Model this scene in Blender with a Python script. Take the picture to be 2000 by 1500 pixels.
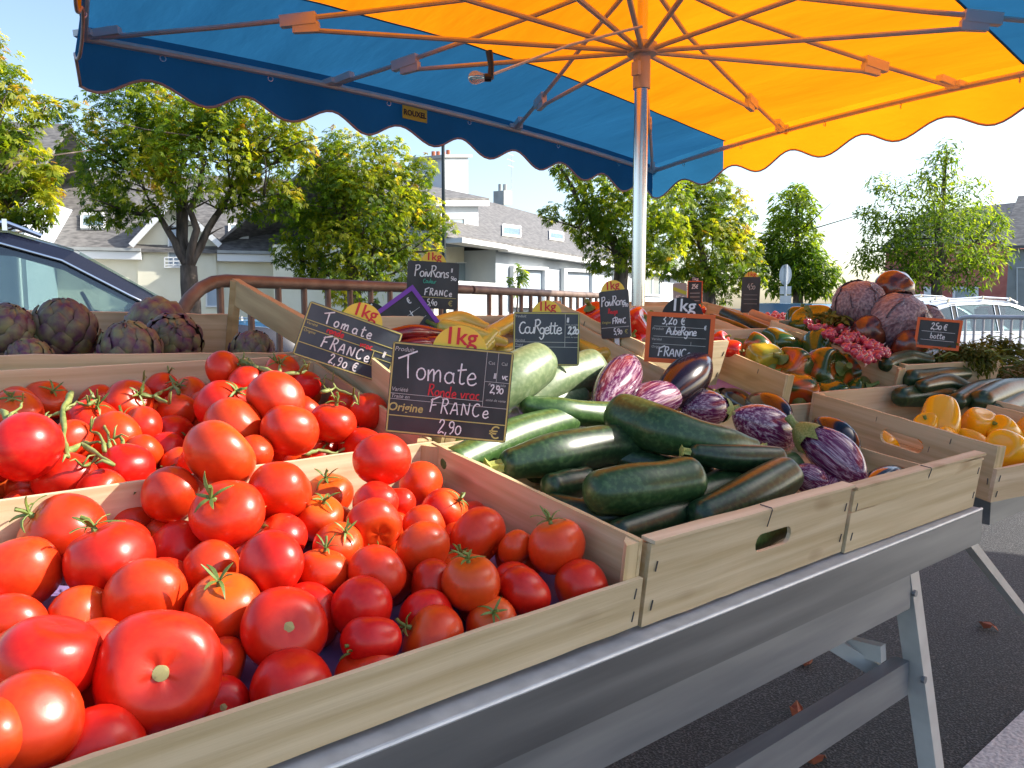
import bpy, bmesh, math, random
import numpy as np
from mathutils import Vector, Matrix, Euler, noise as mnoise

for o in list(bpy.data.objects): bpy.data.objects.remove(o)
SC = bpy.context.scene
COL = SC.collection
rnd = random.Random(7)

# ------------------------------------------------------------------ camera
FPX, PITCH, YAW, EYE = 1530.0, math.radians(5.6), math.radians(38.9), Vector((0, 0, 1.2))
_cp, _sp = math.cos(PITCH), math.sin(PITCH)
FWD = Vector((math.sin(YAW) * _cp, math.cos(YAW) * _cp, -_sp))
RIGHT = Vector((math.cos(YAW), -math.sin(YAW), 0))
UP = RIGHT.cross(FWD)
cam = bpy.data.objects.new('camera', bpy.data.cameras.new('camera'))
COL.objects.link(cam); SC.camera = cam
cam.location = EYE
cam.rotation_euler = FWD.to_track_quat('-Z', 'Y').to_euler()
cam.data.sensor_width = 36; cam.data.lens = FPX / 2000 * 36
cam.data.clip_start = 0.02; cam.data.clip_end = 2000

# ------------------------------------------------------------------ world and sun
SUN_DIR = Vector((0.69, -0.44, 0.574)).normalized()          # towards the sun
SUN_EL = math.asin(SUN_DIR.z); SUN_AZ = math.atan2(SUN_DIR.x, SUN_DIR.y)
W = bpy.data.worlds.new('World'); SC.world = W; W.use_nodes = True
nt = W.node_tree; nt.nodes.clear()
sky = nt.nodes.new('ShaderNodeTexSky'); sky.sky_type = 'NISHITA'; sky.sun_disc = False
sky.sun_elevation = SUN_EL; sky.sun_rotation = SUN_AZ
sky.air_density = 1.0; sky.dust_density = 1.8; sky.ozone_density = 1.0
bg = nt.nodes.new('ShaderNodeBackground'); bg.inputs['Strength'].default_value = 0.15
wo = nt.nodes.new('ShaderNodeOutputWorld')
nt.links.new(sky.outputs[0], bg.inputs[0]); nt.links.new(bg.outputs[0], wo.inputs[0])
sl = bpy.data.lights.new('sun', 'SUN'); sl.energy = 4.6; sl.angle = math.radians(0.6); sl.color = (1, 0.945, 0.84)
sun = bpy.data.objects.new('sun', sl); COL.objects.link(sun); sun.location = (4, -3, 8)
sun.rotation_euler = (-SUN_DIR).to_track_quat('-Z', 'Y').to_euler()
SC.view_settings.view_transform = 'Standard'; SC.view_settings.look = 'None'
SC.view_settings.exposure = 1.05; SC.view_settings.gamma = 1
try: SC.view_settings.use_curve_mapping = False
except Exception: pass
SC.render.engine = 'CYCLES'
SC.cycles.max_bounces = 8; SC.cycles.transparent_max_bounces = 8
SC.cycles.diffuse_bounces = 5; SC.cycles.glossy_bounces = 3; SC.cycles.transmission_bounces = 4
SC.cycles.caustics_reflective = False; SC.cycles.caustics_refractive = False

# ------------------------------------------------------------------ helpers
def ray(px, py): return FWD + RIGHT * ((px - 1000) / FPX) - UP * ((py - 750) / FPX)
def P(px, py, t): return EYE + ray(px, py) * t                       # a point t metres deep
def on_axis(px, py, ax, v):
    d = ray(px, py); return EYE + d * ((v - EYE[ax]) / d[ax])
def on_plane(px, py, p0, n):
    d = ray(px, py); return EYE + d * ((Vector(p0) - EYE).dot(n) / d.dot(n))
def on_slope(px, py, z0, y0, k): return on_plane(px, py, (0, y0, z0), Vector((0, -k, 1)))
def depth_of(p): return (Vector(p) - EYE).dot(FWD)

class MB:
    def __init__(s): s.v = []; s.f = []; s.m = []
    def add(s, vs, fs, mi=0):
        b = len(s.v); s.v += [tuple(v) for v in vs]
        s.f += [tuple(b + i for i in f) for f in fs]; s.m += [mi] * len(fs); return s
    def box(s, c, size, rot=None, mi=0):
        hx, hy, hz = [k / 2 for k in size]; c = Vector(c)
        vs = [Vector((x, y, z)) for z in (-hz, hz) for y in (-hy, hy) for x in (-hx, hx)]
        if rot is not None: vs = [rot @ v for v in vs]
        return s.add([c + v for v in vs], [(0, 2, 3, 1), (4, 5, 7, 6), (0, 1, 5, 4), (2, 6, 7, 3), (0, 4, 6, 2), (1, 3, 7, 5)], mi)
    def bar(s, p0, p1, w, h, up=(0, 0, 1), mi=0):
        p0, p1 = Vector(p0), Vector(p1); d = (p1 - p0); L = d.length; d.normalize()
        u = Vector(up); x = d.cross(u)
        if x.length < 1e-4: x = d.cross(Vector((1, 0, 0)))
        x.normalize(); z = x.cross(d)
        return s.box((p0 + p1) / 2, (w, L, h), Matrix((x, d, z)).transposed(), mi)
    def tube(s, pts, rad, n=8, mi=0, cap=True, lob=0, nl=5):
        pts = [Vector(p) for p in pts]
        if not isinstance(rad, (list, tuple)): rad = [rad] * len(pts)
        vs, fs = [], []; prev = None
        for i, p in enumerate(pts):
            t = (pts[min(i + 1, len(pts) - 1)] - pts[max(i - 1, 0)]).normalized()
            a = t.cross(Vector((0, 0, 1)) if prev is None else prev)
            if prev is None:
                if a.length < 1e-3: a = t.cross(Vector((1, 0, 0)))
                a.normalize(); b = t.cross(a).normalized()
            else:
                b = (prev - t * prev.dot(t)).normalized(); a = b.cross(t).normalized()
            prev = b
            for k in range(n):
                q = 2 * math.pi * k / n
                vs.append(p + (a * math.cos(q) + b * math.sin(q)) * rad[i] * (1 + lob * math.cos(nl * q)))
        for i in range(len(pts) - 1):
            for k in range(n):
                k2 = (k + 1) % n
                fs.append((i * n + k, i * n + k2, (i + 1) * n + k2, (i + 1) * n + k))
        if cap:
            fs.append(tuple(range(n - 1, -1, -1))); fs.append(tuple((len(pts) - 1) * n + k for k in range(n)))
        return s.add(vs, fs, mi)
    def strip(s, A, B, th, mi=0):
        """closed slab between polylines A (bottom) and B (top), extruded by vector th"""
        th = Vector(th); n = len(A)
        vs = [Vector(a) for a in A] + [Vector(b) for b in B]; vs += [v + th for v in vs]
        fs = []
        for i in range(n - 1):
            fs += [(i, i + 1, n + i + 1, n + i), (2 * n + i + 1, 2 * n + i, 3 * n + i, 3 * n + i + 1),
                   (i + 1, i, 2 * n + i, 2 * n + i + 1), (n + i, n + i + 1, 3 * n + i + 1, 3 * n + i)]
        fs += [(0, n, 3 * n, 2 * n), (n - 1, 3 * n - 1, 4 * n - 1, 2 * n - 1)]
        return s.add(vs, fs, mi)
    def poly(s, pts, th, mi=0):
        th = Vector(th); n = len(pts); vs = [Vector(p) for p in pts]; vs += [v + th for v in vs]
        fs = [tuple(range(n)), tuple(range(2 * n - 1, n - 1, -1))] + [(i, n + i, n + (i + 1) % n, (i + 1) % n) for i in range(n)]
        return s.add(vs, fs, mi)
    def mesh(s, name, mats, smooth=False, off=None, fix=True):
        me = bpy.data.meshes.new(name)
        vs = s.v if off is None else [(v[0] - off[0], v[1] - off[1], v[2] - off[2]) for v in s.v]
        me.from_pydata(vs, [], s.f)
        for m in (mats if isinstance(mats, (list, tuple)) else [mats]): me.materials.append(m)
        me.polygons.foreach_set('material_index', s.m)
        if fix:
            bm = bmesh.new(); bm.from_mesh(me); bmesh.ops.recalc_face_normals(bm, faces=bm.faces); bm.to_mesh(me); bm.free()
        if smooth:
            me.polygons.foreach_set('use_smooth', [True] * len(me.polygons))
            if smooth == 'auto':
                bm = bmesh.new(); bm.from_mesh(me)
                for e in bm.edges: e.smooth = len(e.link_faces) == 2 and e.calc_face_angle(0) < 0.7
                bm.to_mesh(me); bm.free()
        me.update(); return me
    def build(s, name, mats, parent=None, smooth=False, world=True, fix=True):
        """one mesh object; world=True: the vertices are world coordinates and the parents are unrotated Empties"""
        off = None
        if world and parent is not None:
            off = Vector((0, 0, 0)); q = parent
            while q is not None: off += q.location; q = q.parent
        o = bpy.data.objects.new(name, s.mesh(name, mats, smooth, off, fix)); COL.objects.link(o)
        if parent is not None: o.parent = parent
        return o

def put(name, me, parent=None):
    o = bpy.data.objects.new(name, me); COL.objects.link(o)
    if parent is not None: o.parent = parent
    return o
def tag(o, label, cat, group=None):
    o['label'] = label; o['category'] = cat
    if group: o['group'] = group
    return o
def thing(name, label, cat, loc=(0, 0, 0), group=None, rot=None):
    o = bpy.data.objects.new(name, None); COL.objects.link(o); o.location = loc; o.empty_display_size = 0.05
    if rot is not None: o.rotation_mode = 'QUATERNION'; o.rotation_quaternion = rot
    return tag(o, label, cat, group)
def struct(o): o['kind'] = 'structure'; return o
def stuff(o): o['kind'] = 'stuff'; return o

# ------------------------------------------------------------------ materials
MATS = {}
def M(name, c1, c2=None, scale=8, stretch=(1, 1, 1), rough=0.6, metal=0.0, bump=0.0, spec=0.5, coat=0.0, sss=0.0,
      detail=4, knots=0, per=0.0, rough2=None, lo=0.35, hi=0.65, sheen=0, bscale=None, hue=0.0):
    """Principled with a noise mix of two colours, optional bump and a per-object value shift"""
    m = bpy.data.materials.new(name); m.use_nodes = True; MATS[name] = m
    t = m.node_tree; b = t.nodes['Principled BSDF']; L = t.links.new
    b.inputs['Roughness'].default_value = rough; b.inputs['Metallic'].default_value = metal
    b.inputs['Specular IOR Level'].default_value = spec
    if coat: b.inputs['Coat Weight'].default_value = coat; b.inputs['Coat Roughness'].default_value = 0.12
    if sss:
        b.inputs['Subsurface Weight'].default_value = sss; b.inputs['Subsurface Radius'].default_value = (0.01, 0.003, 0.001)
        b.inputs['Subsurface Scale'].default_value = 0.6
    tc = t.nodes.new('ShaderNodeTexCoord'); mp = t.nodes.new('ShaderNodeMapping'); mp.inputs['Scale'].default_value = stretch
    oi = t.nodes.new('ShaderNodeObjectInfo')
    ad = t.nodes.new('ShaderNodeVectorMath'); ad.operation = 'ADD'
    cb = t.nodes.new('ShaderNodeMath'); cb.operation = 'MULTIPLY'; cb.inputs[1].default_value = 37.0
    L(oi.outputs['Random'], cb.inputs[0]); L(tc.outputs['Object'], mp.inputs[0]); L(mp.outputs[0], ad.inputs[0]); L(cb.outputs[0], ad.inputs[1])
    nz = t.nodes.new('ShaderNodeTexNoise'); nz.inputs['Scale'].default_value = scale; nz.inputs['Detail'].default_value = detail
    L(ad.outputs[0], nz.inputs['Vector'])
    rp = t.nodes.new('ShaderNodeValToRGB'); e = rp.color_ramp.elements
    e[0].position = lo; e[1].position = hi; e[0].color = (*c1, 1); e[1].color = (*(c2 or c1), 1)
    L(nz.outputs[0], rp.inputs[0]); out = rp.outputs[0]
    if per or hue:
        hs = t.nodes.new('ShaderNodeHueSaturation')
        mr = t.nodes.new('ShaderNodeMapRange'); mr.inputs[3].default_value = 1 - per; mr.inputs[4].default_value = 1 + per
        L(oi.outputs['Random'], mr.inputs[0]); L(mr.outputs[0], hs.inputs['Value'])
        if hue:
            m2 = t.nodes.new('ShaderNodeMath'); m2.operation = 'MULTIPLY'; m2.inputs[1].default_value = 7.31
            m3 = t.nodes.new('ShaderNodeMath'); m3.operation = 'FRACT'
            mh = t.nodes.new('ShaderNodeMapRange'); mh.inputs[3].default_value = 0.5 - hue; mh.inputs[4].default_value = 0.5 + hue
            L(oi.outputs['Random'], m2.inputs[0]); L(m2.outputs[0], m3.inputs[0]); L(m3.outputs[0], mh.inputs[0]); L(mh.outputs[0], hs.inputs['Hue'])
        L(out, hs.inputs['Color']); out = hs.outputs[0]
    if knots:
        n2 = t.nodes.new('ShaderNodeTexNoise'); n2.inputs['Scale'].default_value = knots; n2.inputs['Detail'].default_value = 1
        m9 = t.nodes.new('ShaderNodeMapping'); m9.inputs['Scale'].default_value = tuple(.45 if k < .5 else 1 for k in stretch); L(ad.outputs[0], n2.inputs['Vector'])
        L(tc.outputs['Object'], m9.inputs[0]); a9 = t.nodes.new('ShaderNodeVectorMath'); L(m9.outputs[0], a9.inputs[0]); L(cb.outputs[0], a9.inputs[1]); L(a9.outputs[0], n2.inputs['Vector'])
        r9 = t.nodes.new('ShaderNodeValToRGB'); r9.color_ramp.elements[0].position = .68; r9.color_ramp.elements[1].position = .82
        r9.color_ramp.elements[0].color = (1, 1, 1, 1); r9.color_ramp.elements[1].color = (.55, .45, .38, 1)
        x9 = t.nodes.new('ShaderNodeMixRGB'); x9.blend_type = 'MULTIPLY'; x9.inputs[0].default_value = 1
        L(n2.outputs[0], r9.inputs[0]); L(out, x9.inputs[1]); L(r9.outputs[0], x9.inputs[2]); out = x9.outputs[0]
    L(out, b.inputs['Base Color'])
    if rough2 is not None:
        mr = t.nodes.new('ShaderNodeMapRange'); mr.inputs[3].default_value = rough; mr.inputs[4].default_value = rough2
        L(nz.outputs[0], mr.inputs[0]); L(mr.outputs[0], b.inputs['Roughness'])
    if bump:
        bp = t.nodes.new('ShaderNodeBump'); bp.inputs['Strength'].default_value = bump; bp.inputs['Distance'].default_value = 0.01
        src = nz
        if bscale:
            src = t.nodes.new('ShaderNodeTexNoise'); src.inputs['Scale'].default_value = bscale; L(ad.outputs[0], src.inputs['Vector'])
        L(src.outputs[0], bp.inputs['Height']); L(bp.outputs[0], b.inputs['Normal'])
    return m

def leaf_mat(name, cols, trans=0.45, per_island=True, rough=0.5):
    m = bpy.data.materials.new(name); m.use_nodes = True; t = m.node_tree; L = t.links.new; t.nodes.clear()
    out = t.nodes.new('ShaderNodeOutputMaterial'); mx = t.nodes.new('ShaderNodeMixShader'); mx.inputs[0].default_value = trans
    pr = t.nodes.new('ShaderNodeBsdfPrincipled'); pr.inputs['Roughness'].default_value = rough; pr.inputs['Specular IOR Level'].default_value = 0.35
    tr = t.nodes.new('ShaderNodeBsdfTranslucent'); ge = t.nodes.new('ShaderNodeNewGeometry')
    at = t.nodes.new('ShaderNodeAttribute'); at.attribute_name = 'tone'
    rp = t.nodes.new('ShaderNodeValToRGB'); cr = rp.color_ramp
    while len(cr.elements) < len(cols): cr.elements.new(0.5)
    for e, (p, c) in zip(cr.elements, cols): e.position = p; e.color = (*c, 1)
    L(at.outputs['Fac'], rp.inputs[0]); L(rp.outputs[0], pr.inputs['Base Color'])
    br = t.nodes.new('ShaderNodeMixRGB'); br.blend_type = 'MULTIPLY'; br.inputs[0].default_value = 1; br.inputs[2].default_value = (1.5, 1.35, 0.5, 1)
    L(rp.outputs[0], br.inputs[1]); L(br.outputs[0], tr.inputs[0])
    L(pr.outputs[0], mx.inputs[1]); L(tr.outputs[0], mx.inputs[2]); L(mx.outputs[0], out.inputs[0])
    return m

def cloth_mat(name, c, trans=0.5):
    m = bpy.data.materials.new(name); m.use_nodes = True; t = m.node_tree; L = t.links.new; t.nodes.clear()
    out = t.nodes.new('ShaderNodeOutputMaterial'); mx = t.nodes.new('ShaderNodeMixShader'); mx.inputs[0].default_value = trans
    d = t.nodes.new('ShaderNodeBsdfDiffuse'); tr = t.nodes.new('ShaderNodeBsdfTranslucent')
    tc = t.nodes.new('ShaderNodeTexCoord'); nz = t.nodes.new('ShaderNodeTexNoise'); nz.inputs['Scale'].default_value = 3; nz.inputs['Detail'].default_value = 5
    mp = t.nodes.new('ShaderNodeMapping'); mp.inputs['Scale'].default_value = (1.2, 0.35, 1); mp.inputs['Rotation'].default_value = (0, 0, 0.6)
    L(tc.outputs['Object'], mp.inputs[0]); L(mp.outputs[0], nz.inputs['Vector'])
    rp = t.nodes.new('ShaderNodeValToRGB'); e = rp.color_ramp.elements; e[0].position = 0.35; e[1].position = 0.65
    e[0].color = (*[k * 0.84 for k in c], 1); e[1].color = (*c, 1)  # uneven tone puts the shading of wrinkles into the cloth colour
    L(nz.outputs[0], rp.inputs[0]); L(rp.outputs[0], d.inputs[0]); L(rp.outputs[0], tr.inputs[0])
    bp = t.nodes.new('ShaderNodeBump'); bp.inputs['Strength'].default_value = 0.5; bp.inputs['Distance'].default_value = 0.05
    L(nz.outputs[0], bp.inputs['Height']); L(bp.outputs[0], d.inputs['Normal']); L(bp.outputs[0], tr.inputs['Normal'])
    L(d.outputs[0], mx.inputs[1]); L(tr.outputs[0], mx.inputs[2]); L(mx.outputs[0], out.inputs[0])
    return m

def glass_mat(name, tint, refl=0.12):
    m = bpy.data.materials.new(name); m.use_nodes = True; t = m.node_tree; L = t.links.new; t.nodes.clear()
    out = t.nodes.new('ShaderNodeOutputMaterial'); mx = t.nodes.new('ShaderNodeMixShader'); mx.inputs[0].default_value = refl
    tp = t.nodes.new('ShaderNodeBsdfTransparent'); tp.inputs[0].default_value = (*tint, 1)
    g = t.nodes.new('ShaderNodeBsdfGlossy'); g.inputs['Roughness'].default_value = 0.02
    L(tp.outputs[0], mx.inputs[1]); L(g.outputs[0], mx.inputs[2]); L(mx.outputs[0], out.inputs[0])
    return m

def stripe_mat(name, c1, c2, rough=0.2):
    """purple aubergine with pale streaks running along the fruit (local Z)"""
    m = bpy.data.materials.new(name); m.use_nodes = True; t = m.node_tree; b = t.nodes['Principled BSDF']; L = t.links.new
    b.inputs['Roughness'].default_value = rough; b.inputs['Coat Weight'].default_value = 0.4
    tc = t.nodes.new('ShaderNodeTexCoord'); mp = t.nodes.new('ShaderNodeMapping'); mp.inputs['Scale'].default_value = (1, 1, 0.045)
    nz = t.nodes.new('ShaderNodeTexNoise'); nz.inputs['Scale'].default_value = 42; nz.inputs['Detail'].default_value = 4; nz.inputs['Roughness'].default_value = 0.66
    L(tc.outputs['Object'], mp.inputs[0]); L(mp.outputs[0], nz.inputs['Vector'])
    rp = t.nodes.new('ShaderNodeValToRGB'); e = rp.color_ramp.elements; e[0].position = 0.47; e[1].position = 0.66
    e[0].color = (*c1, 1); e[1].color = (*c2, 1)
    L(nz.outputs[0], rp.inputs[0]); L(rp.outputs[0], b.inputs['Base Color'])
    return m

m_asphalt = M('asphalt', (0.010, 0.011, 0.013), (0.12, 0.12, 0.125), scale=150, detail=2, rough=0.75, bump=0.9, lo=0.48, hi=0.76)
m_line = M('road_paint', (0.42, 0.43, 0.44), (0.75, 0.75, 0.74), scale=90, rough=0.7, bump=0.5)
m_pave = M('pavement', (0.32, 0.31, 0.29), (0.42, 0.41, 0.39), scale=6, rough=0.9)
m_woodx = M('poplar_wood_x', knots=15, c1=(0.52, 0.405, 0.235), c2=(0.68, 0.56, 0.375), scale=26, stretch=(0.10, 2.6, 2.6), rough=0.7, bump=0.14, per=0.09, hue=0.008, detail=6)
m_woody = M('poplar_wood_y', knots=15, c1=(0.50, 0.38, 0.19), c2=(0.66, 0.53, 0.32), scale=26, stretch=(2.6, 0.10, 2.6), rough=0.7, bump=0.14, per=0.09, hue=0.008, detail=6)
m_woodz = M('poplar_wood_z', knots=15, c1=(0.51, 0.385, 0.19), c2=(0.67, 0.53, 0.31), scale=26, stretch=(2.6, 2.6, 0.10), rough=0.7, bump=0.14, per=0.1, detail=6)
m_pine = M('pine_slat', (0.40, 0.25, 0.10), (0.55, 0.37, 0.17), scale=24, stretch=(0.6, 0.12, 1.6), rough=0.7, bump=0.12, per=0.06)
m_woodold = M('aged_pine_wood', (0.36, 0.20, 0.09), (0.50, 0.31, 0.16), scale=22, stretch=(0.5, 0.5, 0.5), rough=0.7, bump=0.1, per=0.08)
m_staple = M('staple_wire', (0.12, 0.12, 0.13), rough=0.45, metal=0.7)
m_paper = M('violet_paper', (0.20, 0.13, 0.34), (0.27, 0.19, 0.42), scale=14, rough=0.75, bump=0.2)
m_galv = M('galvanised_steel', (0.18, 0.195, 0.22), (0.27, 0.29, 0.32), scale=30, stretch=(0.06, 1, 1), rough=0.36, rough2=0.5, metal=0.85, bump=0.05, detail=5)
m_galvlip = M('skylit_galvanised_edge', (0.50, 0.53, 0.56), (0.62, 0.65, 0.68), scale=40, rough=0.45, metal=0.35, bump=0.05)  # paler than the rail itself, with the sky's reflection put into its colour
m_galv2 = M('dull_aluminium', (0.23, 0.25, 0.28), (0.34, 0.36, 0.39), scale=25, stretch=(0.1, 1, 1), rough=0.45, metal=0.6, bump=0.04)
m_steel = M('polished_steel', (0.72, 0.72, 0.72), rough=0.22, metal=1.0)
m_alu = M('matt_aluminium', (0.60, 0.59, 0.57), (0.68, 0.67, 0.65), scale=20, rough=0.45, metal=0.15)
m_whiteplastic = M('white_plastic', (0.80, 0.79, 0.77), rough=0.5)
m_black = M('black_plastic', (0.012, 0.012, 0.014), rough=0.45)
m_railbrown = M('rusted_tube', (0.13, 0.085, 0.068), (0.22, 0.155, 0.125), scale=14, rough=0.55, metal=0.25, bump=0.1)
m_railgrey = M('grey_painted_tube', (0.42, 0.44, 0.47), (0.50, 0.52, 0.55), scale=10, rough=0.5, metal=0.2)
m_tomato = M('tomato_skin', (0.63, 0.031, 0.006), (0.67, 0.043, 0.008), scale=6, rough=0.33, coat=0.10, per=0.08, hue=0.007, spec=0.42, sss=0.12, bump=0.015, bscale=30)
m_tomato2 = M('deep_tomato_skin', (0.58, 0.024, 0.005), (0.62, 0.032, 0.006), scale=6, rough=0.33, coat=0.10, per=0.08, hue=0.006, spec=0.42, sss=0.1, bump=0.015, bscale=30)
def add_shoulder(m, col, z0, z1, amt):
    """riper or paler skin towards the stalk, a different amount on every fruit"""
    t = m.node_tree; b = t.nodes['Principled BSDF']; L = t.links.new; src = b.inputs['Base Color'].links[0].from_socket
    tc = t.nodes.new('ShaderNodeTexCoord'); sx = t.nodes.new('ShaderNodeSeparateXYZ'); mr = t.nodes.new('ShaderNodeMapRange'); mr.interpolation_type = 'SMOOTHSTEP'
    mr.inputs[1].default_value = z0; mr.inputs[2].default_value = z1; oi = t.nodes.new('ShaderNodeObjectInfo')
    f = t.nodes.new('ShaderNodeMath'); f.operation = 'MULTIPLY'; f.inputs[1].default_value = 3.77; g_ = t.nodes.new('ShaderNodeMath'); g_.operation = 'FRACT'
    k = t.nodes.new('ShaderNodeMath'); k.operation = 'MULTIPLY'; k2 = t.nodes.new('ShaderNodeMath'); k2.operation = 'MULTIPLY'; k2.inputs[1].default_value = amt
    L(tc.outputs['Object'], sx.inputs[0]); L(sx.outputs[2], mr.inputs[0]); L(oi.outputs['Random'], f.inputs[0]); L(f.outputs[0], g_.inputs[0])
    L(mr.outputs[0], k.inputs[0]); L(g_.outputs[0], k.inputs[1]); L(k.outputs[0], k2.inputs[0])
    x = t.nodes.new('ShaderNodeMixRGB'); x.inputs[2].default_value = (*col, 1); L(k2.outputs[0], x.inputs[0]); L(src, x.inputs[1]); L(x.outputs[0], b.inputs['Base Color'])
add_shoulder(m_tomato, (0.72, 0.17, 0.015), .35, .95, .7); add_shoulder(m_tomato2, (0.66, 0.10, 0.01), .35, .95, .6)
m_calyx = M('calyx_green', (0.07, 0.13, 0.02), (0.20, 0.26, 0.06), scale=60, rough=0.55, per=0.15)
m_vine = M('vine_green', (0.14, 0.20, 0.045), (0.30, 0.34, 0.11), scale=60, rough=0.55, per=0.1)
m_scar = M('stem_scar', (0.28, 0.26, 0.08), (0.42, 0.36, 0.18), scale=300, rough=0.8)
m_cour = M('courgette_skin', (0.010, 0.032, 0.012), (0.045, 0.095, 0.034), scale=130, rough=0.36, coat=0.10, per=0.25, detail=5, lo=0.46, hi=0.80, bump=0.06, bscale=25)
m_courm = M('mid_green_courgette_skin', (0.020, 0.060, 0.018), (0.075, 0.15, 0.05), scale=130, rough=0.36, coat=0.10, per=0.12, detail=5, lo=0.46, hi=0.80, bump=0.06, bscale=25)
m_cour2 = M('midgreen_sunlit_courgette_skin', (0.035, 0.085, 0.020), (0.085, 0.16, 0.045), scale=120, rough=0.36, coat=0.1, per=0.15, detail=5, lo=0.44, hi=0.74, bump=0.05, bscale=25)  # mid green; the sun's paling of lit courgettes is put into this colour
m_cour3 = M('pale_courgette_skin', (0.15, 0.22, 0.10), (0.27, 0.34, 0.18), scale=120, rough=0.4, coat=0.05, per=0.12, detail=5, lo=0.42, hi=0.72, bump=0.05, bscale=25)
m_courstem = M('courgette_stalk', (0.26, 0.30, 0.06), (0.44, 0.46, 0.14), scale=50, rough=0.5)
m_auber = M('black_aubergine_skin', (0.008, 0.004, 0.010), (0.014, 0.005, 0.014), scale=6, rough=0.2, coat=0.4)
m_stripe = stripe_mat('striped_aubergine_skin', (0.115, 0.010, 0.065), (0.56, 0.38, 0.44))
m_aubcap = M('aubergine_cap', (0.13, 0.19, 0.035), (0.27, 0.31, 0.10), scale=50, rough=0.5)
m_yel = M('yellow_pepper_skin', (0.82, 0.38, 0.008), (0.84, 0.42, 0.012), scale=.8, rough=0.2, coat=0.35, per=0.06, sss=0.08)
m_yel2 = M('waxy_pepper_skin', (0.50, 0.38, 0.05), (0.66, 0.47, 0.09), scale=9, rough=0.25, coat=0.3, per=0.18, hue=0.02, sss=0.06)
m_redp = M('red_pepper_skin', (0.60, 0.018, 0.010), (0.68, 0.035, 0.014), scale=1.2, rough=0.18, coat=0.5, per=0.08)
m_wine = M('wine_red_pepper_skin', (0.10, 0.008, 0.010), (0.30, 0.012, 0.012), scale=22, rough=0.2, coat=0.4, per=0.3)
m_greenp = M('green_pepper_skin', (0.020, 0.070, 0.010), (0.055, 0.125, 0.018), scale=1.2, rough=0.16, coat=0.5, per=0.2)
m_turnp = M('turning_pepper_skin', (0.045, 0.085, 0.012), (0.52, 0.10, 0.012), scale=1.3, rough=0.19, coat=0.4, per=0.1, lo=0.44, hi=0.56, detail=1)
m_limep = M('lime_pepper_skin', (0.22, 0.26, 0.02), (0.42, 0.38, 0.04), scale=1.6, rough=0.2, coat=0.4, per=0.1)
m_arti = M('artichoke_bract', (0.095, 0.026, 0.070), (0.185, 0.175, 0.075), scale=2.6, rough=0.55, per=0.15, bump=0.06)
m_cab = M('red_cabbage_leaf', (0.13, 0.075, 0.095), (0.36, 0.27, 0.28), scale=11, stretch=(1, 1, 0.4), rough=0.38, per=0.15, bump=0.35, detail=7)
m_cab2 = M('glossy_cabbage_leaf', (0.05, 0.018, 0.022), (0.24, 0.060, 0.020), scale=2.2, rough=0.22, coat=0.4, bump=0.1)
m_rad = M('radish_skin', (0.34, 0.014, 0.05), (0.52, 0.07, 0.11), scale=1.2, rough=0.3, coat=0.3, per=0.25)
m_radw = M('radish_tip', (0.62, 0.42, 0.36), rough=0.45)
m_board = M('slate_board', (0.018, 0.018, 0.021), (0.048, 0.048, 0.053), scale=16, stretch=(1, .5, 1), rough=0.38, per=0.08)
m_board2 = M('bluish_slate_board', (0.032, 0.042, 0.060), (0.066, 0.078, 0.098), scale=14, stretch=(1, .5, 1), rough=0.35)
m_bord_y = M('cream_yellow_print', (0.50, 0.44, 0.14), rough=0.5)
m_bord_w = M('grey_print', (0.50, 0.50, 0.47), rough=0.5)
m_chalk = M('white_chalk_ink', (0.80, 0.80, 0.80), rough=0.7)
m_redink = M('red_ink', (0.62, 0.03, 0.04), rough=0.6)
m_greenink = M('green_ink', (0.05, 0.34, 0.24), rough=0.6)
m_discy = M('yellow_card', (0.88, 0.62, 0.07), rough=0.5)
m_frame_o = M('orange_frame', (0.78, 0.13, 0.02), rough=0.4)
m_frame_p = M('violet_frame', (0.22, 0.05, 0.42), rough=0.4)
m_frame_l = M('lime_band', (0.48, 0.55, 0.04), rough=0.4)
m_orange = cloth_mat('orange_canvas', (0.95, 0.235, 0.004), 0.70)
m_blue = cloth_mat('blue_canvas', (0.022, 0.135, 0.285), 0.44)
m_trim = M('pale_binding', (0.55, 0.42, 0.38), rough=0.8)
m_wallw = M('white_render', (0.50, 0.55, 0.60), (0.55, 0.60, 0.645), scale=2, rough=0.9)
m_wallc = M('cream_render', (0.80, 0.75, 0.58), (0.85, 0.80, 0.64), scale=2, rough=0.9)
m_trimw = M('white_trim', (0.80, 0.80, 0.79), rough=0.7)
m_slate = M('slate_roof', (0.085, 0.080, 0.078), (0.19, 0.18, 0.172), scale=5, stretch=(1, 1, 3.5), rough=0.65, bump=0.2, detail=8)
m_pane = M('window_pane', (0.16, 0.22, 0.26), (0.24, 0.31, 0.35), scale=0.7, rough=0.06, spec=1.0)
m_shut = M('blue_grey_shutter', (0.40, 0.47, 0.55), rough=0.6)
m_pot = M('terracotta', (0.45, 0.14, 0.07), rough=0.8)
m_brickred = M('pink_red_render', (0.42, 0.13, 0.10), (0.50, 0.17, 0.13), scale=3, rough=0.9)
m_greywall = M('grey_render', (0.33, 0.34, 0.33), (0.40, 0.41, 0.40), scale=3, rough=0.9)
m_bark = M('tree_bark', (0.055, 0.042, 0.034), (0.16, 0.12, 0.10), scale=9, stretch=(1, 1, 0.3), rough=0.9, bump=0.7, detail=7)
m_navy = M('navy_car_paint', (0.008, 0.010, 0.022), rough=0.22, coat=0.35, spec=0.4)
m_skyblue = M('blue_car_paint', (0.07, 0.20, 0.34), rough=0.2, coat=0.8)
m_whitecar = M('white_car_paint', (0.78, 0.79, 0.80), rough=0.2, coat=0.8)
m_chrome = M('chrome_trim', (0.80, 0.81, 0.82), rough=0.12, metal=1.0)
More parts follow.
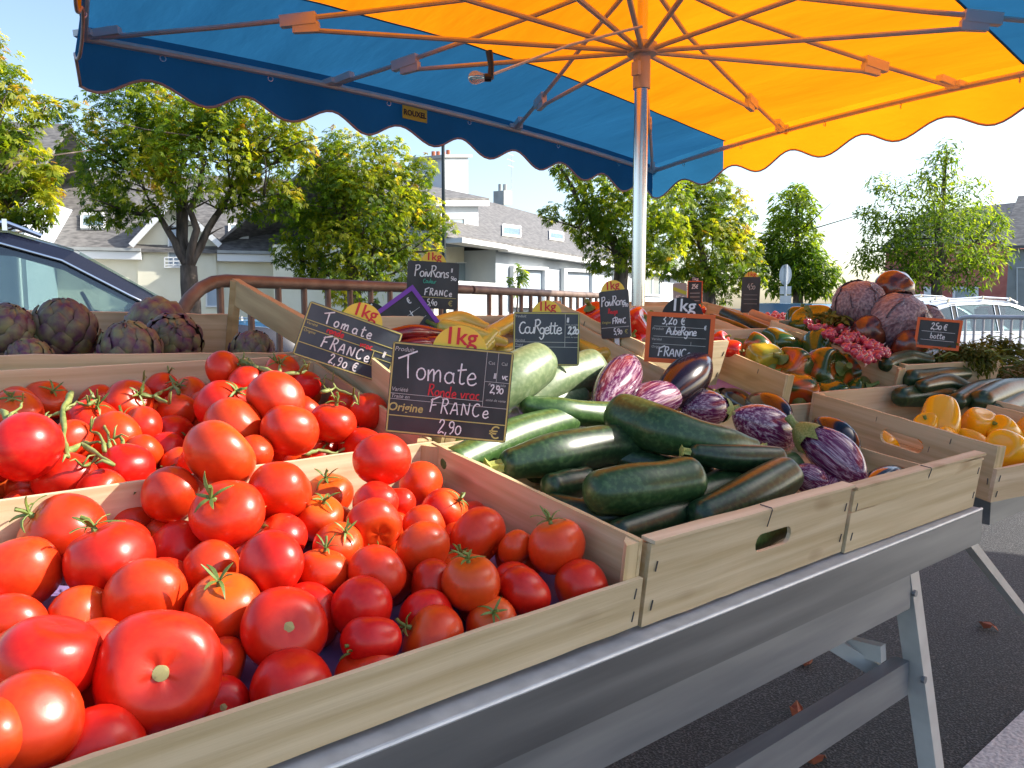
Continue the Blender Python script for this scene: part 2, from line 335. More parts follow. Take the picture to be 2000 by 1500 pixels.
m_cglass = glass_mat('tinted_car_glass', (0.72, 0.80, 0.79), 0.10)
m_seat = M('grey_car_interior', (0.34, 0.39, 0.37), (0.44, 0.48, 0.46), scale=5, rough=0.7)
m_tyre = M('tyre_rubber', (0.02, 0.02, 0.02), rough=0.8)
m_pole = M('dark_lamp_post', (0.03, 0.04, 0.045), rough=0.4, metal=0.3)
m_signback = M('sign_back_grey', (0.50, 0.53, 0.55), (0.58, 0.60, 0.62), scale=6, rough=0.45, metal=0.3)
m_dry = M('dry_leaf', (0.22, 0.045, 0.02), (0.30, 0.10, 0.04), scale=40, rough=0.8)
m_bulb = glass_mat('bulb_glass', (0.95, 0.85, 0.7), 0.3)
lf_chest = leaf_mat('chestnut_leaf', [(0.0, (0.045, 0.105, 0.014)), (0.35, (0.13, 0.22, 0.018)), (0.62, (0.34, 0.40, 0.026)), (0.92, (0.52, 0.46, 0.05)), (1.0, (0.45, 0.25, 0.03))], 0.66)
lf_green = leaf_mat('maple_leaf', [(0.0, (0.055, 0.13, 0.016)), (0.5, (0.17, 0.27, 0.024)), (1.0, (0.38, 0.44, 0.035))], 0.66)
lf_herb = leaf_mat('herb_leaf', [(0.0, (0.05, 0.075, 0.012)), (1.0, (0.17, 0.18, 0.025))], 0.45)
lf_rad = leaf_mat('radish_leaf', [(0.0, (0.10, 0.14, 0.02)), (1.0, (0.30, 0.26, 0.05))], 0.35)

# ------------------------------------------------------------------ the setting
g = MB(); N = 24
xs = [-600, -200, -60, -20, 0, 6, 20, 60, 200, 600]
g.add([(x, y, 0) for y in xs for x in xs], [(j * 10 + i, j * 10 + i + 1, (j + 1) * 10 + i + 1, (j + 1) * 10 + i) for j in range(9) for i in range(9)])
struct(g.build('ground', m_asphalt))
g = MB()
a = on_axis(1880, 1500, 2, 0.004); b = on_axis(2060, 1330, 2, 0.004)
d = (b - a).normalized(); n = Vector((d.y, -d.x, 0))
q0, q1 = a - d * 1.2, a + d * 3.5
g.add([q0, q1, q1 + n * 0.14, q0 + n * 0.14], [(0, 1, 2, 3)])
struct(g.build('road_marking', m_line))
g = MB(); p0, p1 = Vector((-6, 5.2, 0)), Vector((40, 27, 0)); dn = Vector((-(p1 - p0).y, (p1 - p0).x, 0)).normalized() * 5
g.poly([p0 + dn * 2.2, p1 + dn * 2.2, p1 + dn * 3.4, p0 + dn * 3.4], (0, 0, 0.12))
struct(g.build('pavement', m_pave))
for k, (px, py) in enumerate([(1575, 1290), (1930, 1222), (1590, 1480), (1555, 1385)]):
    c = on_axis(px, py, 2, 0.012); mb = MB(); n_ = 9
    pts = [Vector((0.032 * math.cos(q) * (1 + .35 * math.cos(3 * q + k)), 0.020 * math.sin(q) * (1 + .3 * math.sin(2 * q + k)), 0.012 * math.sin(3 * q))) for q in [2 * math.pi * i / n_ for i in range(n_)]]
    R_ = Matrix.Rotation(k * 1.3, 3, 'Z'); mb.poly([c + R_ @ p for p in pts], (0, 0, 0.0015))
    tag(mb.build('fallen_leaf', m_dry, None), ['dry reddish leaf lying on the asphalt between the trestle beams', 'dry brown leaf on the asphalt beside the braced trestle leg', 'small dry leaf on the asphalt near the picture\'s bottom edge under the lowest beam', 'curled dry leaf on the asphalt below the middle trestle beam'][k], 'leaf', 'dry leaves on the asphalt')

# ------------------------------------------------------------------ trees
def crown_mesh(blobs, n, size, mat, seed, five=True, droop=0.4, sunny=0.35, hollow=0.45):
    r = random.Random(seed); vs, fs, tone = [], [], []
    vol = [b[1] ** 2 for b in blobs]; tot = sum(vol)
    for (c, R), w in zip(blobs, vol):
        for _ in range(int(n * w / tot)):
            while True:
                q = Vector((r.uniform(-1, 1), r.uniform(-1, 1), r.uniform(-1, 1)))
                if q.length < 1: break
            rad = hollow + (1 - hollow) * r.random() ** 0.6
            q = q.normalized() * R * rad
            nn = mnoise.noise((c + q) * (1.6 / max(R, .3)) + Vector((seed, 0, 0)))
            if nn < -0.10 and r.random() < 0.9: continue              # gaps
            p = c + q * (1 + 0.18 * nn)
            out = q.normalized()
            nrm = (out * 0.5 + Vector((r.gauss(0, .5), r.gauss(0, .5), 0.8 + r.gauss(0, .3)))).normalized()
            ax = nrm.cross(Vector((r.gauss(0, 1), r.gauss(0, 1), r.gauss(0, 1)))).normalized(); ay = nrm.cross(ax)
            t = 0.30 + 0.16 * r.gauss(0, 1) + sunny * max(0, out.dot(SUN_DIR)) * rad + 0.45 * mnoise.noise(p * (0.9 / max(R, .4)) + Vector((0, seed, 3)))  # leaves on the sun side get a lighter tone: sunlight put into the colour
            t = min(1, max(0, t)); s = size * r.uniform(0.7, 1.25)
            for k in range(5 if five else 1):
                an = (k - 2) * 0.62 + r.gauss(0, .1) if five else 0
                l = s * (1 - 0.12 * abs(k - 2)) if five else s
                d = ax * math.cos(an) + ay * math.sin(an); e = nrm.cross(d)
                b = len(vs); dz = Vector((0, 0, -droop * l))
                vs += [p, p + d * l * 0.62 + e * l * 0.155 + dz * .45, p + d * l + dz, p + d * l * 0.62 - e * l * 0.155 + dz * .45]
                fs.append((b, b + 1, b + 2, b + 3)); tone.append(t)
    me = bpy.data.meshes.new('crown'); me.from_pydata([tuple(v) for v in vs], [], fs); me.materials.append(mat)
    at = me.attributes.new('tone', 'FLOAT', 'FACE'); at.data.foreach_set('value', tone)
    return me

def limb(mb, p0, p1, r0, r1, seed, k=5, wob=0.08):
    r = random.Random(seed); p0, p1 = Vector(p0), Vector(p1); L = (p1 - p0).length; pts, rad = [], []
    for i in range(k + 1):
        t = i / k; w = 0 if i in (0,) else wob * L * t * (1 - t) * 2 + .0
        pts.append(p0.lerp(p1, t) + Vector((r.gauss(0, 1), r.gauss(0, 1), r.gauss(0, .5))) * w * .5); rad.append(r0 + (r1 - r0) * t)
    mb.tube(pts, rad, 9); return pts

def tree(label, d, base, fork, blobs, n, size, mat, seed, r0, limbs=None, five=True, group='trees round the square', sunny=.35, hollow=.45):
    """blobs: ellipse centres in the photo at about depth d, turned into points with their own spread in depth"""
    r = random.Random(seed)
    pb = P(base[0], 600, d); pb.z = 0
    t = thing('broadleaf_tree', label, 'tree', pb, group)
    pf = P(fork[0], fork[1], d)
    B = []
    for b in blobs:
        R = b[2] * .93 / FPX * d; B.append((P(b[0], b[1] - 8, d + (b[3] if len(b) > 3 else r.uniform(-.6, .6) * R)), R))
    mb = MB(); limb(mb, pb, pf, r0 * 1.15, r0 * .8, seed, 6, .05); limb(mb, pf + Vector((0, 0, -.05)), max(B, key=lambda q: q[0].z)[0], r0 * .6, r0 * .15, seed + 1)
    trunk = mb.build('trunk', m_bark, t, smooth=True)
    mb = MB()
    tg = [P(x, y, d + z) for x, y, z in (limbs or [])] + [b[0] for b in B]
    mids = []
    for i, p in enumerate(tg):
        big = limbs and i < len(limbs)
        st = pf + (pf - pb) * (-.03 * (i % 3))
        if limbs and not big: st = min(mids, key=lambda m: (m - p).length)
        q = limb(mb, st, p, r0 * (.46 if big else .13), r0 * (.2 if big else .04), seed + 10 + i)
        if big: mids += [q[3], q[4]]
        for j in range(3):
            e = q[3] + Vector((r.gauss(0, 1), r.gauss(0, 1), r.uniform(0, 1))) * (p - pf).length * .25
            limb(mb, q[3], e, r0 * .12, r0 * .03, seed + 50 + i * 3 + j, 3)
    mb.build('limbs', m_bark, t, smooth=True)
    me = crown_mesh([(c - pb, R) for c, R in B], n, size, mat, seed, five, sunny=sunny, hollow=hollow)
    put('crown', me, t)
    return t

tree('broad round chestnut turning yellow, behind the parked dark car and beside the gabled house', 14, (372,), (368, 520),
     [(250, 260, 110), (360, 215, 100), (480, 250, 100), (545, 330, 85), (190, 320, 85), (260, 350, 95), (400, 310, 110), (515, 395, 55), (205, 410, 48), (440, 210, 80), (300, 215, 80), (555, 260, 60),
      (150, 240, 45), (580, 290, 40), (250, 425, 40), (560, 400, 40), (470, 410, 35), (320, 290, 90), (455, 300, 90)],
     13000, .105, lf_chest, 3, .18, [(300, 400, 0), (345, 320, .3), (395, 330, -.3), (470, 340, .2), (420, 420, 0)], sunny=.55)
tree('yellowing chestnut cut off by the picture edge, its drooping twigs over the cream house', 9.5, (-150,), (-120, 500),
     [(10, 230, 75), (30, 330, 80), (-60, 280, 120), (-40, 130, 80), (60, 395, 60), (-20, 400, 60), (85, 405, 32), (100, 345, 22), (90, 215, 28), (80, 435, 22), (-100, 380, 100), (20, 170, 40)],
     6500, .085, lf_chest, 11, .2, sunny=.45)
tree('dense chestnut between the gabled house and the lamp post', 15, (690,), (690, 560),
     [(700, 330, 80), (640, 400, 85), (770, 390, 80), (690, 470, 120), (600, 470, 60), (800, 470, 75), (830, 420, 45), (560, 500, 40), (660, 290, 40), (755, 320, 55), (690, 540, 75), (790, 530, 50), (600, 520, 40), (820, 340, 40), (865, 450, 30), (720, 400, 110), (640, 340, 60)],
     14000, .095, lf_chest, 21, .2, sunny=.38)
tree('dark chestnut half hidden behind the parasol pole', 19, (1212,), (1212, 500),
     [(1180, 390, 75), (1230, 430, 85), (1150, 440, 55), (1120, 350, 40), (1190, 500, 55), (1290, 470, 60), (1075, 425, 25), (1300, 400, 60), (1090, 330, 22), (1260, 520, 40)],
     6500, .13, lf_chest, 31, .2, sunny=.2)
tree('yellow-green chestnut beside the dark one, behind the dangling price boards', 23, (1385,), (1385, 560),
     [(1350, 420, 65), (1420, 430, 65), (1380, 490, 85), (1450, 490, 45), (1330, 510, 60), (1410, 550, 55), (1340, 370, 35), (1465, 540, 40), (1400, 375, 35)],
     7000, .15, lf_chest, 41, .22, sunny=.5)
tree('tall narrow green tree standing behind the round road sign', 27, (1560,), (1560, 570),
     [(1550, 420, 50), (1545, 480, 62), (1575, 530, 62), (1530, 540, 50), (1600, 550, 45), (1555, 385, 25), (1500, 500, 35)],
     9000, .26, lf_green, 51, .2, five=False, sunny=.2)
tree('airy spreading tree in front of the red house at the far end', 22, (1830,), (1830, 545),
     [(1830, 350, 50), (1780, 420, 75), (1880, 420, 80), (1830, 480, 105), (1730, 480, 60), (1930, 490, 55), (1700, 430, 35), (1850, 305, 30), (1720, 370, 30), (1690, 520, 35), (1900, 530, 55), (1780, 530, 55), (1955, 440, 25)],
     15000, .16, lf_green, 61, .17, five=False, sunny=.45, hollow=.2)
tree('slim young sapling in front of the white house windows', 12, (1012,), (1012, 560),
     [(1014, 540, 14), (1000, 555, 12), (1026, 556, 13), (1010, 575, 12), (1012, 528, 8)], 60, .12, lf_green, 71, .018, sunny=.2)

# ------------------------------------------------------------------ houses
def quad_on(mb, pl, n, x0, y0, x1, y1, th, out=0.0, slant=0):
    p = [on_plane(x0, y1, pl, n), on_plane(x1, y1 + slant, pl, n), on_plane(x1, y0 + slant, pl, n), on_plane(x0, y0, pl, n)]
    mb.poly([q + n * out for q in p], n * th)

def opening(parent, pl, n, x0, y0, x1, y1, pane, fr=3.0, slant=0, out=0.02, name='window', bars=0, dep=.06):
    mb = MB()
    quad_on(mb, pl, n, x0, y0, x1, y0 + fr, dep, out, slant); quad_on(mb, pl, n, x0, y1 - fr, x1, y1, dep, out, slant)
    quad_on(mb, pl, n, x0, y0 + fr, x0 + fr, y1 - fr, dep - .01, out, slant * fr / (x1 - x0)); quad_on(mb, pl, n, x1 - fr, y0 + fr + slant, x1, y1 - fr + slant, dep - .01, out)
    for k in range(bars):
        xc = x0 + (x1 - x0) * (k + 1) / (bars + 1); quad_on(mb, pl, n, xc - 1, y0 + fr, xc + 1, y1 - fr, .045, out)
    w = mb.build(name, m_trimw, parent)
    mb = MB(); quad_on(mb, pl, n, x0 + fr, y0 + fr, x1 - fr, y1 - fr, .012, out + .004, slant); mb.build('pane', pane, w)
    return w

def gable_roof(parent, E0, E1, back, dz, mat, over=.25):
    e = (E1 - E0).normalized(); E0 = E0 - e * over; E1 = E1 + e * over
    R0, R1 = E0 + back + Vector((0, 0, dz)), E1 + back + Vector((0, 0, dz)); th = Vector((0, 0, .10))
    mb = MB(); mb.poly([E0, E1, R1, R0], th); B0, B1 = E0 + back * 2, E1 + back * 2; mb.poly([R0, R1, B1, B0], th)
    return mb.build('roof', mat, parent)

# white house
A0, A1 = P(968, 492, 24), P(1330, 555, 46); A0.z = A1.z = 0
wd = (A1 - A0).normalized(); wn = Vector((wd.y, -wd.x, 0)); wn = wn if wn.dot(EYE - A0) > 0 else -wn
HW = thing('white_house', 'white house with grey slate roof, tall chimney stack and balcony', 'house', A0)
L_ = on_plane(800, 600, A0, wn); L_.z = 0; L_ = A0 - wd * 3.0
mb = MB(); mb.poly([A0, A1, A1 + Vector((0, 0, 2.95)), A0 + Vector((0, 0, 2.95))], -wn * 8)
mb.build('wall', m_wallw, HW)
mb = MB(); q = A0 - wn * 1.1
mb.poly([L_ - wn * 1.1, q, q + Vector((0, 0, 3.1)), L_ - wn * 1.1 + Vector((0, 0, 3.1))], -wn * 5); mb.build('balcony_wall', m_wallc, HW)
ez = Vector((0, 0, 2.98))
mb = MB(); mb.bar(L_ + ez + wn * .22 + Vector((0, 0, .02)), A0 + ez + wn * .22 + Vector((0, 0, .02)), .55, .13); mb.build('balcony_canopy', m_trimw, HW)
mb = MB(); mb.bar(A0 + ez + wn * .25, A1 + ez + wn * .25, .35, .16); mb.build('gutter', m_trimw, HW)
gable_roof(HW, L_ + ez + wn * .15 + Vector((0, 0, .1)), A1 + ez + wn * .15 + Vector((0, 0, .1)), -wn * 4.2, 2.35, m_slate)
rp = A0 + ez + wn * .15 + Vector((0, 0, .2)); rn = (wd.cross(-wn * 4.2 + Vector((0, 0, 2.35)))).normalized(); rn = rn if rn.z > 0 else -rn
for (x0, y0, x1, y1, sl) in [(980, 441, 1016, 466, 4), (1072, 452, 1100, 473, 4)]:
    opening(HW, rp, rn, x0, y0, x1, y1 - 4, m_pane, 2.0, sl, name='skylight')
for (x0, y0, x1, y1) in [(994, 519, 1062, 600), (1094, 524, 1156, 606)]:
    opening(HW, A0, wn, x0, y0, x1, y1, m_shut, 6, 3, name='window', dep=.16)
opening(HW, A0, wn, 1196, 532, 1226, 590, m_shut, 3, 2); opening(HW, A0, wn, 1256, 540, 1290, 578, m_pane, 3, 1, bars=1)
qb = A0 - wn * 1.1
opening(HW, qb, wn, 888, 512, 924, 600, m_pane, 2, 0, name='balcony_door')
mb = MB(); r0, r1 = L_ + wn * .1, A0 - wd * .1 + wn * .1
for z in (.98, 1.9):
    mb.bar(r0 + Vector((0, 0, z)), r1 + Vector((0, 0, z)), .05, .06)
for k in range(40):
    p = r0.lerp(r1, k / 39); mb.bar(p + Vector((0, 0, .98)), p + Vector((0, 0, 1.9)), .03, .03)
mb.build('balcony_railing', m_trimw, HW)
mb = MB(); mb.poly([L_ + wn * .15, A0 + wn * .15, A0 + wn * .15 + Vector((0, 0, .95)), L_ + wn * .15 + Vector((0, 0, .95))], -wn * .2); mb.build('balcony_parapet', m_trimw, HW)
# dormer
dp = A0 + wn * .02 - wn * .9
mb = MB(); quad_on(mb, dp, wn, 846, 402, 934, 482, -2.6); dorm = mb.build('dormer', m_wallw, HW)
mb = MB(); quad_on(mb, dp, wn, 838, 393, 942, 403, -3.0, .25); mb.build('dormer_eave', m_trimw, HW)
mb = MB(); a_, b_ = on_plane(838, 393, dp, wn) + wn * .25, on_plane(942, 393, dp, wn) + wn * .25
c_ = on_plane(850, 330, dp, wn) - wn * 2.4; e_ = on_plane(895, 352, dp, wn) - wn * 2.4
mb.poly([a_, b_, e_, c_], (0, 0, .08)); mb.build('dormer_roof', m_slate, HW)
opening(HW, dp, wn, 872, 425, 906, 470, m_pane, 3)
mb = MB(); cp = dp - wn * 2.0
p = [on_plane(868, 420, cp, wn), on_plane(914, 420, cp, wn), on_plane(914, 306, cp, wn), on_plane(868, 306, cp, wn)]
mb.poly(p, -wn * 1.3); ch = mb.build('chimney', m_wallw, HW)
mb = MB(); p = [on_plane(864, 308, cp, wn), on_plane(918, 308, cp, wn), on_plane(918, 302, cp, wn), on_plane(864, 302, cp, wn)]
mb.poly([v + wn * .1 for v in p], -wn * 1.5); mb.build('chimney_cap', m_greywall, ch)
for x in (876, 885, 895, 904):
    mb = MB(); b0 = on_plane(x, 303, cp, wn) - wn * .6; mb.tube([b0, b0 + Vector((0, 0, .17 if x != 904 else .22))], .07, 8); mb.build('chimney_pot', m_pot, ch)
mb = MB(); cp2 = A0 - wn * 4.1; p = [on_plane(984, 400, cp2, wn), on_plane(1000, 400, cp2, wn), on_plane(1000, 372, cp2, wn), on_plane(984, 372, cp2, wn)]
mb.poly(p, -wn * .5); ch2 = mb.build('chimney', m_greywall, HW)
mb = MB()
for x in (987, 996): b0 = on_plane(x, 373, cp2, wn) - wn * .25; mb.tube([b0, b0 + Vector((0, 0, .3))], .08, 8)
mb.build('chimney_pot', m_greywall, ch2)
mb = MB(); b0 = on_plane(999, 380, cp2, wn); mb.tube([b0, b0 + Vector((0, 0, 1.75))], .012, 6)
for dz, w_ in ((1.7, .35), (1.45, .45), (1.2, .35)): mb.bar(b0 + Vector((0, 0, dz)) - wd * w_, b0 + Vector((0, 0, dz)) + wd * w_ * .6, .015, .015)
mb.build('aerial', m_alu, HW)

# cream terrace with the gable
C0, C1 = P(40, 490, 22.6), P(620, 490, 25.4); C0.z = C1.z = 0
cd = (C1 - C0).normalized(); cn = Vector((cd.y, -cd.x, 0)); cn = cn if cn.dot(EYE - C0) > 0 else -cn
HC = thing('cream_house', 'cream terraced house with a pointed front gable and skylights', 'house', C0)
ezc = Vector((0, 0, 2.85))
mb = MB(); mb.poly([C0, C1, C1 + ezc, C0 + ezc], -cn * 7); mb.build('wall', m_wallc, HC)
gable_roof(HC, C0 + ezc + cn * .25, C1 + ezc + cn * .25, -cn * 4.2, 2.9, m_slate)
for (x0, x1) in ((60, 277), (424, 600)):
    mb = MB(); a_, b_ = on_plane(x0, 490, C0, cn), on_plane(x1, 490, C0, cn); a_.z = b_.z = 2.9
    mb.bar(a_ + cn * .32, b_ + cn * .32, .12, .09); mb.build('gutter', m_greywall, HC)
    mb = MB(); mb.bar(a_ + cn * .16 - Vector((0, 0, .17)), b_ + cn * .16 - Vector((0, 0, .17)), .28, .22); mb.build('eave_board', m_trimw, HC)
pg = C0 + cn * .06
pts = [on_plane(x, y, pg, cn) for x, y in [(268, 600), (422, 600), (422, 470), (338, 396), (268, 470)]]
for k in (0, 1): pts[k].z = 0
mb = MB(); mb.poly(pts, -cn * 3.2); gb = mb.build('gable', m_wallc, HC)
for (x0, y0, x1, y1) in ((258, 478, 338, 392), (430, 478, 338, 392)):
    mb = MB(); a_, b_ = on_plane(x0, y0, pg, cn), on_plane(x1, y1, pg, cn); back = -cn * 3.4
    mb.poly([a_ + cn * .3, b_ + cn * .3, b_ + back, a_ + back], (0, 0, .12)); mb.build('gable_roof', m_slate, HC)
    mb = MB(); mb.bar(a_ + cn * .33 - Vector((0, 0, .05)), b_ + cn * .33 - Vector((0, 0, .05)), .06, .16); mb.build('verge_board', m_trimw, HC)
opening(HC, pg, cn, 328, 440, 352, 522, m_shut, 3, 0, name='balcony_door', out=.02)
mb = MB()
for y in (504, 511, 518, 523): a_, b_ = on_plane(322, y, pg, cn), on_plane(376, y, pg, cn); mb.bar(a_ + cn * .3, b_ + cn * .3, .03, .03)
for x in (323, 340, 358, 375): a_, b_ = on_plane(x, 504, pg, cn), on_plane(x, 523, pg, cn); mb.bar(a_ + cn * .3, b_ + cn * .3, .03, .03)
mb.build('balcony_railing', m_trimw, HC)
opening(HC, pg, cn, 402, 556, 430, 600, m_shut, 3, 0, out=.02)
rpc = C0 + ezc + cn * .25 + Vector((0, 0, .1)); rnc = cd.cross(-cn * 4.2 + Vector((0, 0, 2.9))).normalized(); rnc = rnc if rnc.z > 0 else -rnc
for (x0, y0, x1, y1) in ((158, 420, 206, 450), (446, 440, 486, 468)): opening(HC, rpc, rnc, x0, y0, x1, y1, m_pane, 4, 0, name='skylight', out=.03)
# white house end at the picture edge
D0, D1 = P(-400, 600, 20), P(56, 600, 21); D0.z = D1.z = 0
HD = thing('white_end_house', 'tall white house wall with a drainpipe, behind the yellowing chestnut', 'house', D1)
mb = MB(); dd = (D1 - D0).normalized(); dnn = Vector((dd.y, -dd.x, 0)); dnn = dnn if dnn.dot(EYE - D0) > 0 else -dnn
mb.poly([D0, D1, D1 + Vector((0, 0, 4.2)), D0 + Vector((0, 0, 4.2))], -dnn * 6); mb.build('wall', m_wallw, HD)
gable_roof(HD, D0 + Vector((0, 0, 4.2)) + dnn * .2, D1 + Vector((0, 0, 4.2)) + dnn * .2, -dnn * 3.4, 2.4, m_slate)
mb = MB(); mb.tube([D1 - dd * .15 + dnn * .06, D1 - dd * .15 + dnn * .06 + Vector((0, 0, 4.1))], .05, 8); mb.build('drainpipe', m_trimw, HD)
# red house at the far end
F0, F1 = P(1725, 600, 44), P(1985, 600, 38); F0.z = F1.z = 0
fd = (F1 - F0).normalized(); fn = Vector((fd.y, -fd.x, 0)); fn = fn if fn.dot(EYE - F0) > 0 else -fn
HR = thing('red_house', 'brick red rendered building with white window surrounds behind the airy tree', 'house', F0)
mb = MB(); mb.poly([F0, F1, F1 + Vector((0, 0, 4.4)), F0 + Vector((0, 0, 4.4))], -fn * 8); mb.build('wall', m_brickred, HR)
gable_roof(HR, F0 + Vector((0, 0, 4.4)) + fn * .2, F1 + Vector((0, 0, 4.4)) + fn * .2, -fn * 4, 2.2, m_slate)
for x0, x1 in ((1806, 1820), (1862, 1912), (1740, 1770)): opening(HR, F0, fn, x0, 560, x1, 600, m_pane if x1 - x0 > 20 else m_trimw, 5, 0)
G0, G1 = P(1964, 600, 26), P(2200, 600, 24); G0.z = G1.z = 0
HG = thing('grey_house', 'grey house wall with louvred shutter at the picture edge', 'house', G0)
gd = (G1 - G0).normalized(); gn = Vector((gd.y, -gd.x, 0)); gn = gn if gn.dot(EYE - G0) > 0 else -gn
mb = MB(); mb.poly([G0, G1, G1 + Vector((0, 0, 3.1)), G0 + Vector((0, 0, 3.1))], -gn * 7); mb.build('wall', m_greywall, HG)
gable_roof(HG, G0 + Vector((0, 0, 3.1)) + gn * .2, G1 + Vector((0, 0, 3.1)) + gn * .2, -gn * 3.5, 2.0, m_slate)
opening(HG, G0, gn, 1986, 522, 2040, 602, m_greywall, 2, 0, name='shutter')

# lamp post and road sign
b0 = P(868, 600, 18); b0.z = 0
t = thing('lamp_post', 'slim dark lamp post rising in front of the tall chimney', 'lamp post', b0)
top = P(866, 235, 18); mb = MB(); mb.tube([b0, Vector((b0.x, b0.y, 1.2)), Vector((b0.x, b0.y, top.z))], [.07, .05, .038], 10); mb.build('post', m_pole, t, smooth='auto')
mb = MB(); h = Vector((b0.x, b0.y, top.z)); mb.tube([h, h + RIGHT * .3 + Vector((0, 0, .12)), h + RIGHT * .75 + Vector((0, 0, .15))], [.035, .03, .025], 8); mb.build('arm', m_pole, t)
mb = MB(); mb.box(h + RIGHT * .95 + Vector((0, 0, .14)), (.4, .16, .09)); mb.build('lamp_head', m_pole, t)
mb = MB(); mb.tube([b0, b0 + Vector((0, 0, .5))], .09, 10); mb.build('base', m_pole, t)
s0 = P(1533, 600, 21); s0.z = 0; top = P(1533, 517, 21)
t = thing('road_sign', 'round road sign with two plates below on a grey pole', 'road sign', s0)
mb = MB(); mb.tube([s0, Vector((s0.x, s0.y, top.z))], .035, 10); mb.build('pole', m_signback, t)
fdir = Vector((FWD.x, FWD.y, 0)).normalized(); k_ = 21 / FPX
mb = MB(); c = P(1533, 537, 21) - fdir * .05; c.x += 0
mb.poly([c + RIGHT * math.cos(q) * 12 * k_ + Vector((0, 0, math.sin(q) * 20 * k_)) for q in [2 * math.pi * i / 28 for i in range(28)]], fdir * .02); mb.build('disc', m_signback, t)
mb = MB(); mb.poly([c - fdir * .004 + RIGHT * math.cos(q) * 8 * k_ + Vector((0, 0, math.sin(q) * 15 * k_)) for q in [2 * math.pi * i / 28 for i in range(28)]], fdir * .003); mb.build('disc_face', m_whiteplastic, t)
for y in (567, 585):
    mb = MB(); mb.box(P(1533, y, 21) - fdir * .05, (.30, .02, .21), Matrix((RIGHT, fdir, Vector((0, 0, 1)))).transposed()); mb.build('plate', m_signback, t)

# ------------------------------------------------------------------ crowd barriers
def barrier(label, a, b, ztop, zbot, mat, rt, bent=True, nb=20, rb=.009, bend_b=True):
    a, b = Vector(a), Vector(b); d = (b - a).normalized(); L = (b - a).length
    t = thing('crowd_barrier', label, 'barrier', (a.x, a.y, 0), 'crowd barriers behind the stall')
    zt, zb = Vector((0, 0, ztop)), Vector((0, 0, zbot)); r = .20
    mb = MB(); pts = []
    if bent:
        pts += [a + Vector((0, 0, .0)), a + zt - Vector((0, 0, r))]
        for k in range(1, 7):
            q = math.pi / 2 * k / 6; pts.append(a + zt + d * r * (1 - math.cos(q)) + Vector((0, 0, r * (math.sin(q) - 1))))
    else: pts.append(a + zt)
    pts += [b + zt - d * (r if bend_b else 0)]
    for k in (range(1, 7) if bend_b else ()):
        q = math.pi / 2 * k / 6; pts.append(b + zt - d * r + d * r * math.sin(q) + Vector((0, 0, r * (math.cos(q) - 1))))
    pts += [b] if bend_b else []
    mb.tube(pts, rt, 12); mb.build('frame', mat, t, smooth='auto')
    mb = MB(); mb.tube([a + zb, b + zb], rt * .8, 10); mb.build('bottom_rail', mat, t, smooth='auto')
    for k in range(nb):
        p = a.lerp(b, (k + 1.4) / (nb + 1.4)); mb = MB(); mb.tube([p + zb, p + zt], rb, 8); mb.build('bar', mat, t, smooth='auto')
    for p in (a + d * .3, b - d * .3):
        mb = MB(); mb.bar(p - Vector((-d.y, d.x, 0)) * .28 + Vector((0, 0, .02)), p + Vector((-d.y, d.x, 0)) * .28 + Vector((0, 0, .02)), .05, .03); mb.bar(p, p + zb, .03, .03); mb.build('foot', mat, t)
    return t
barrier('brown crowd barrier with one rounded end, behind the artichokes and the tree trunk', (.70, 2.50, 0), (2.26, 3.13, 0), 1.285, .2, m_railbrown, .0215, nb=12, rb=.012, bend_b=False)
barrier('brown crowd barrier running on behind the pepper price boards towards the parasol pole', (2.28, 3.14, 0), (4.75, 4.45, 0), 1.285, .2, m_railbrown, .0215, bent=False, nb=18, rb=.012)
a, b = P(1848, 600, 6.3), P(2120, 600, 5.4); a.z = b.z = 0
barrier('grey crowd barrier in front of the white parked cars', a, b, 1.125, .2, m_railgrey, .017, nb=13, rb=.010)

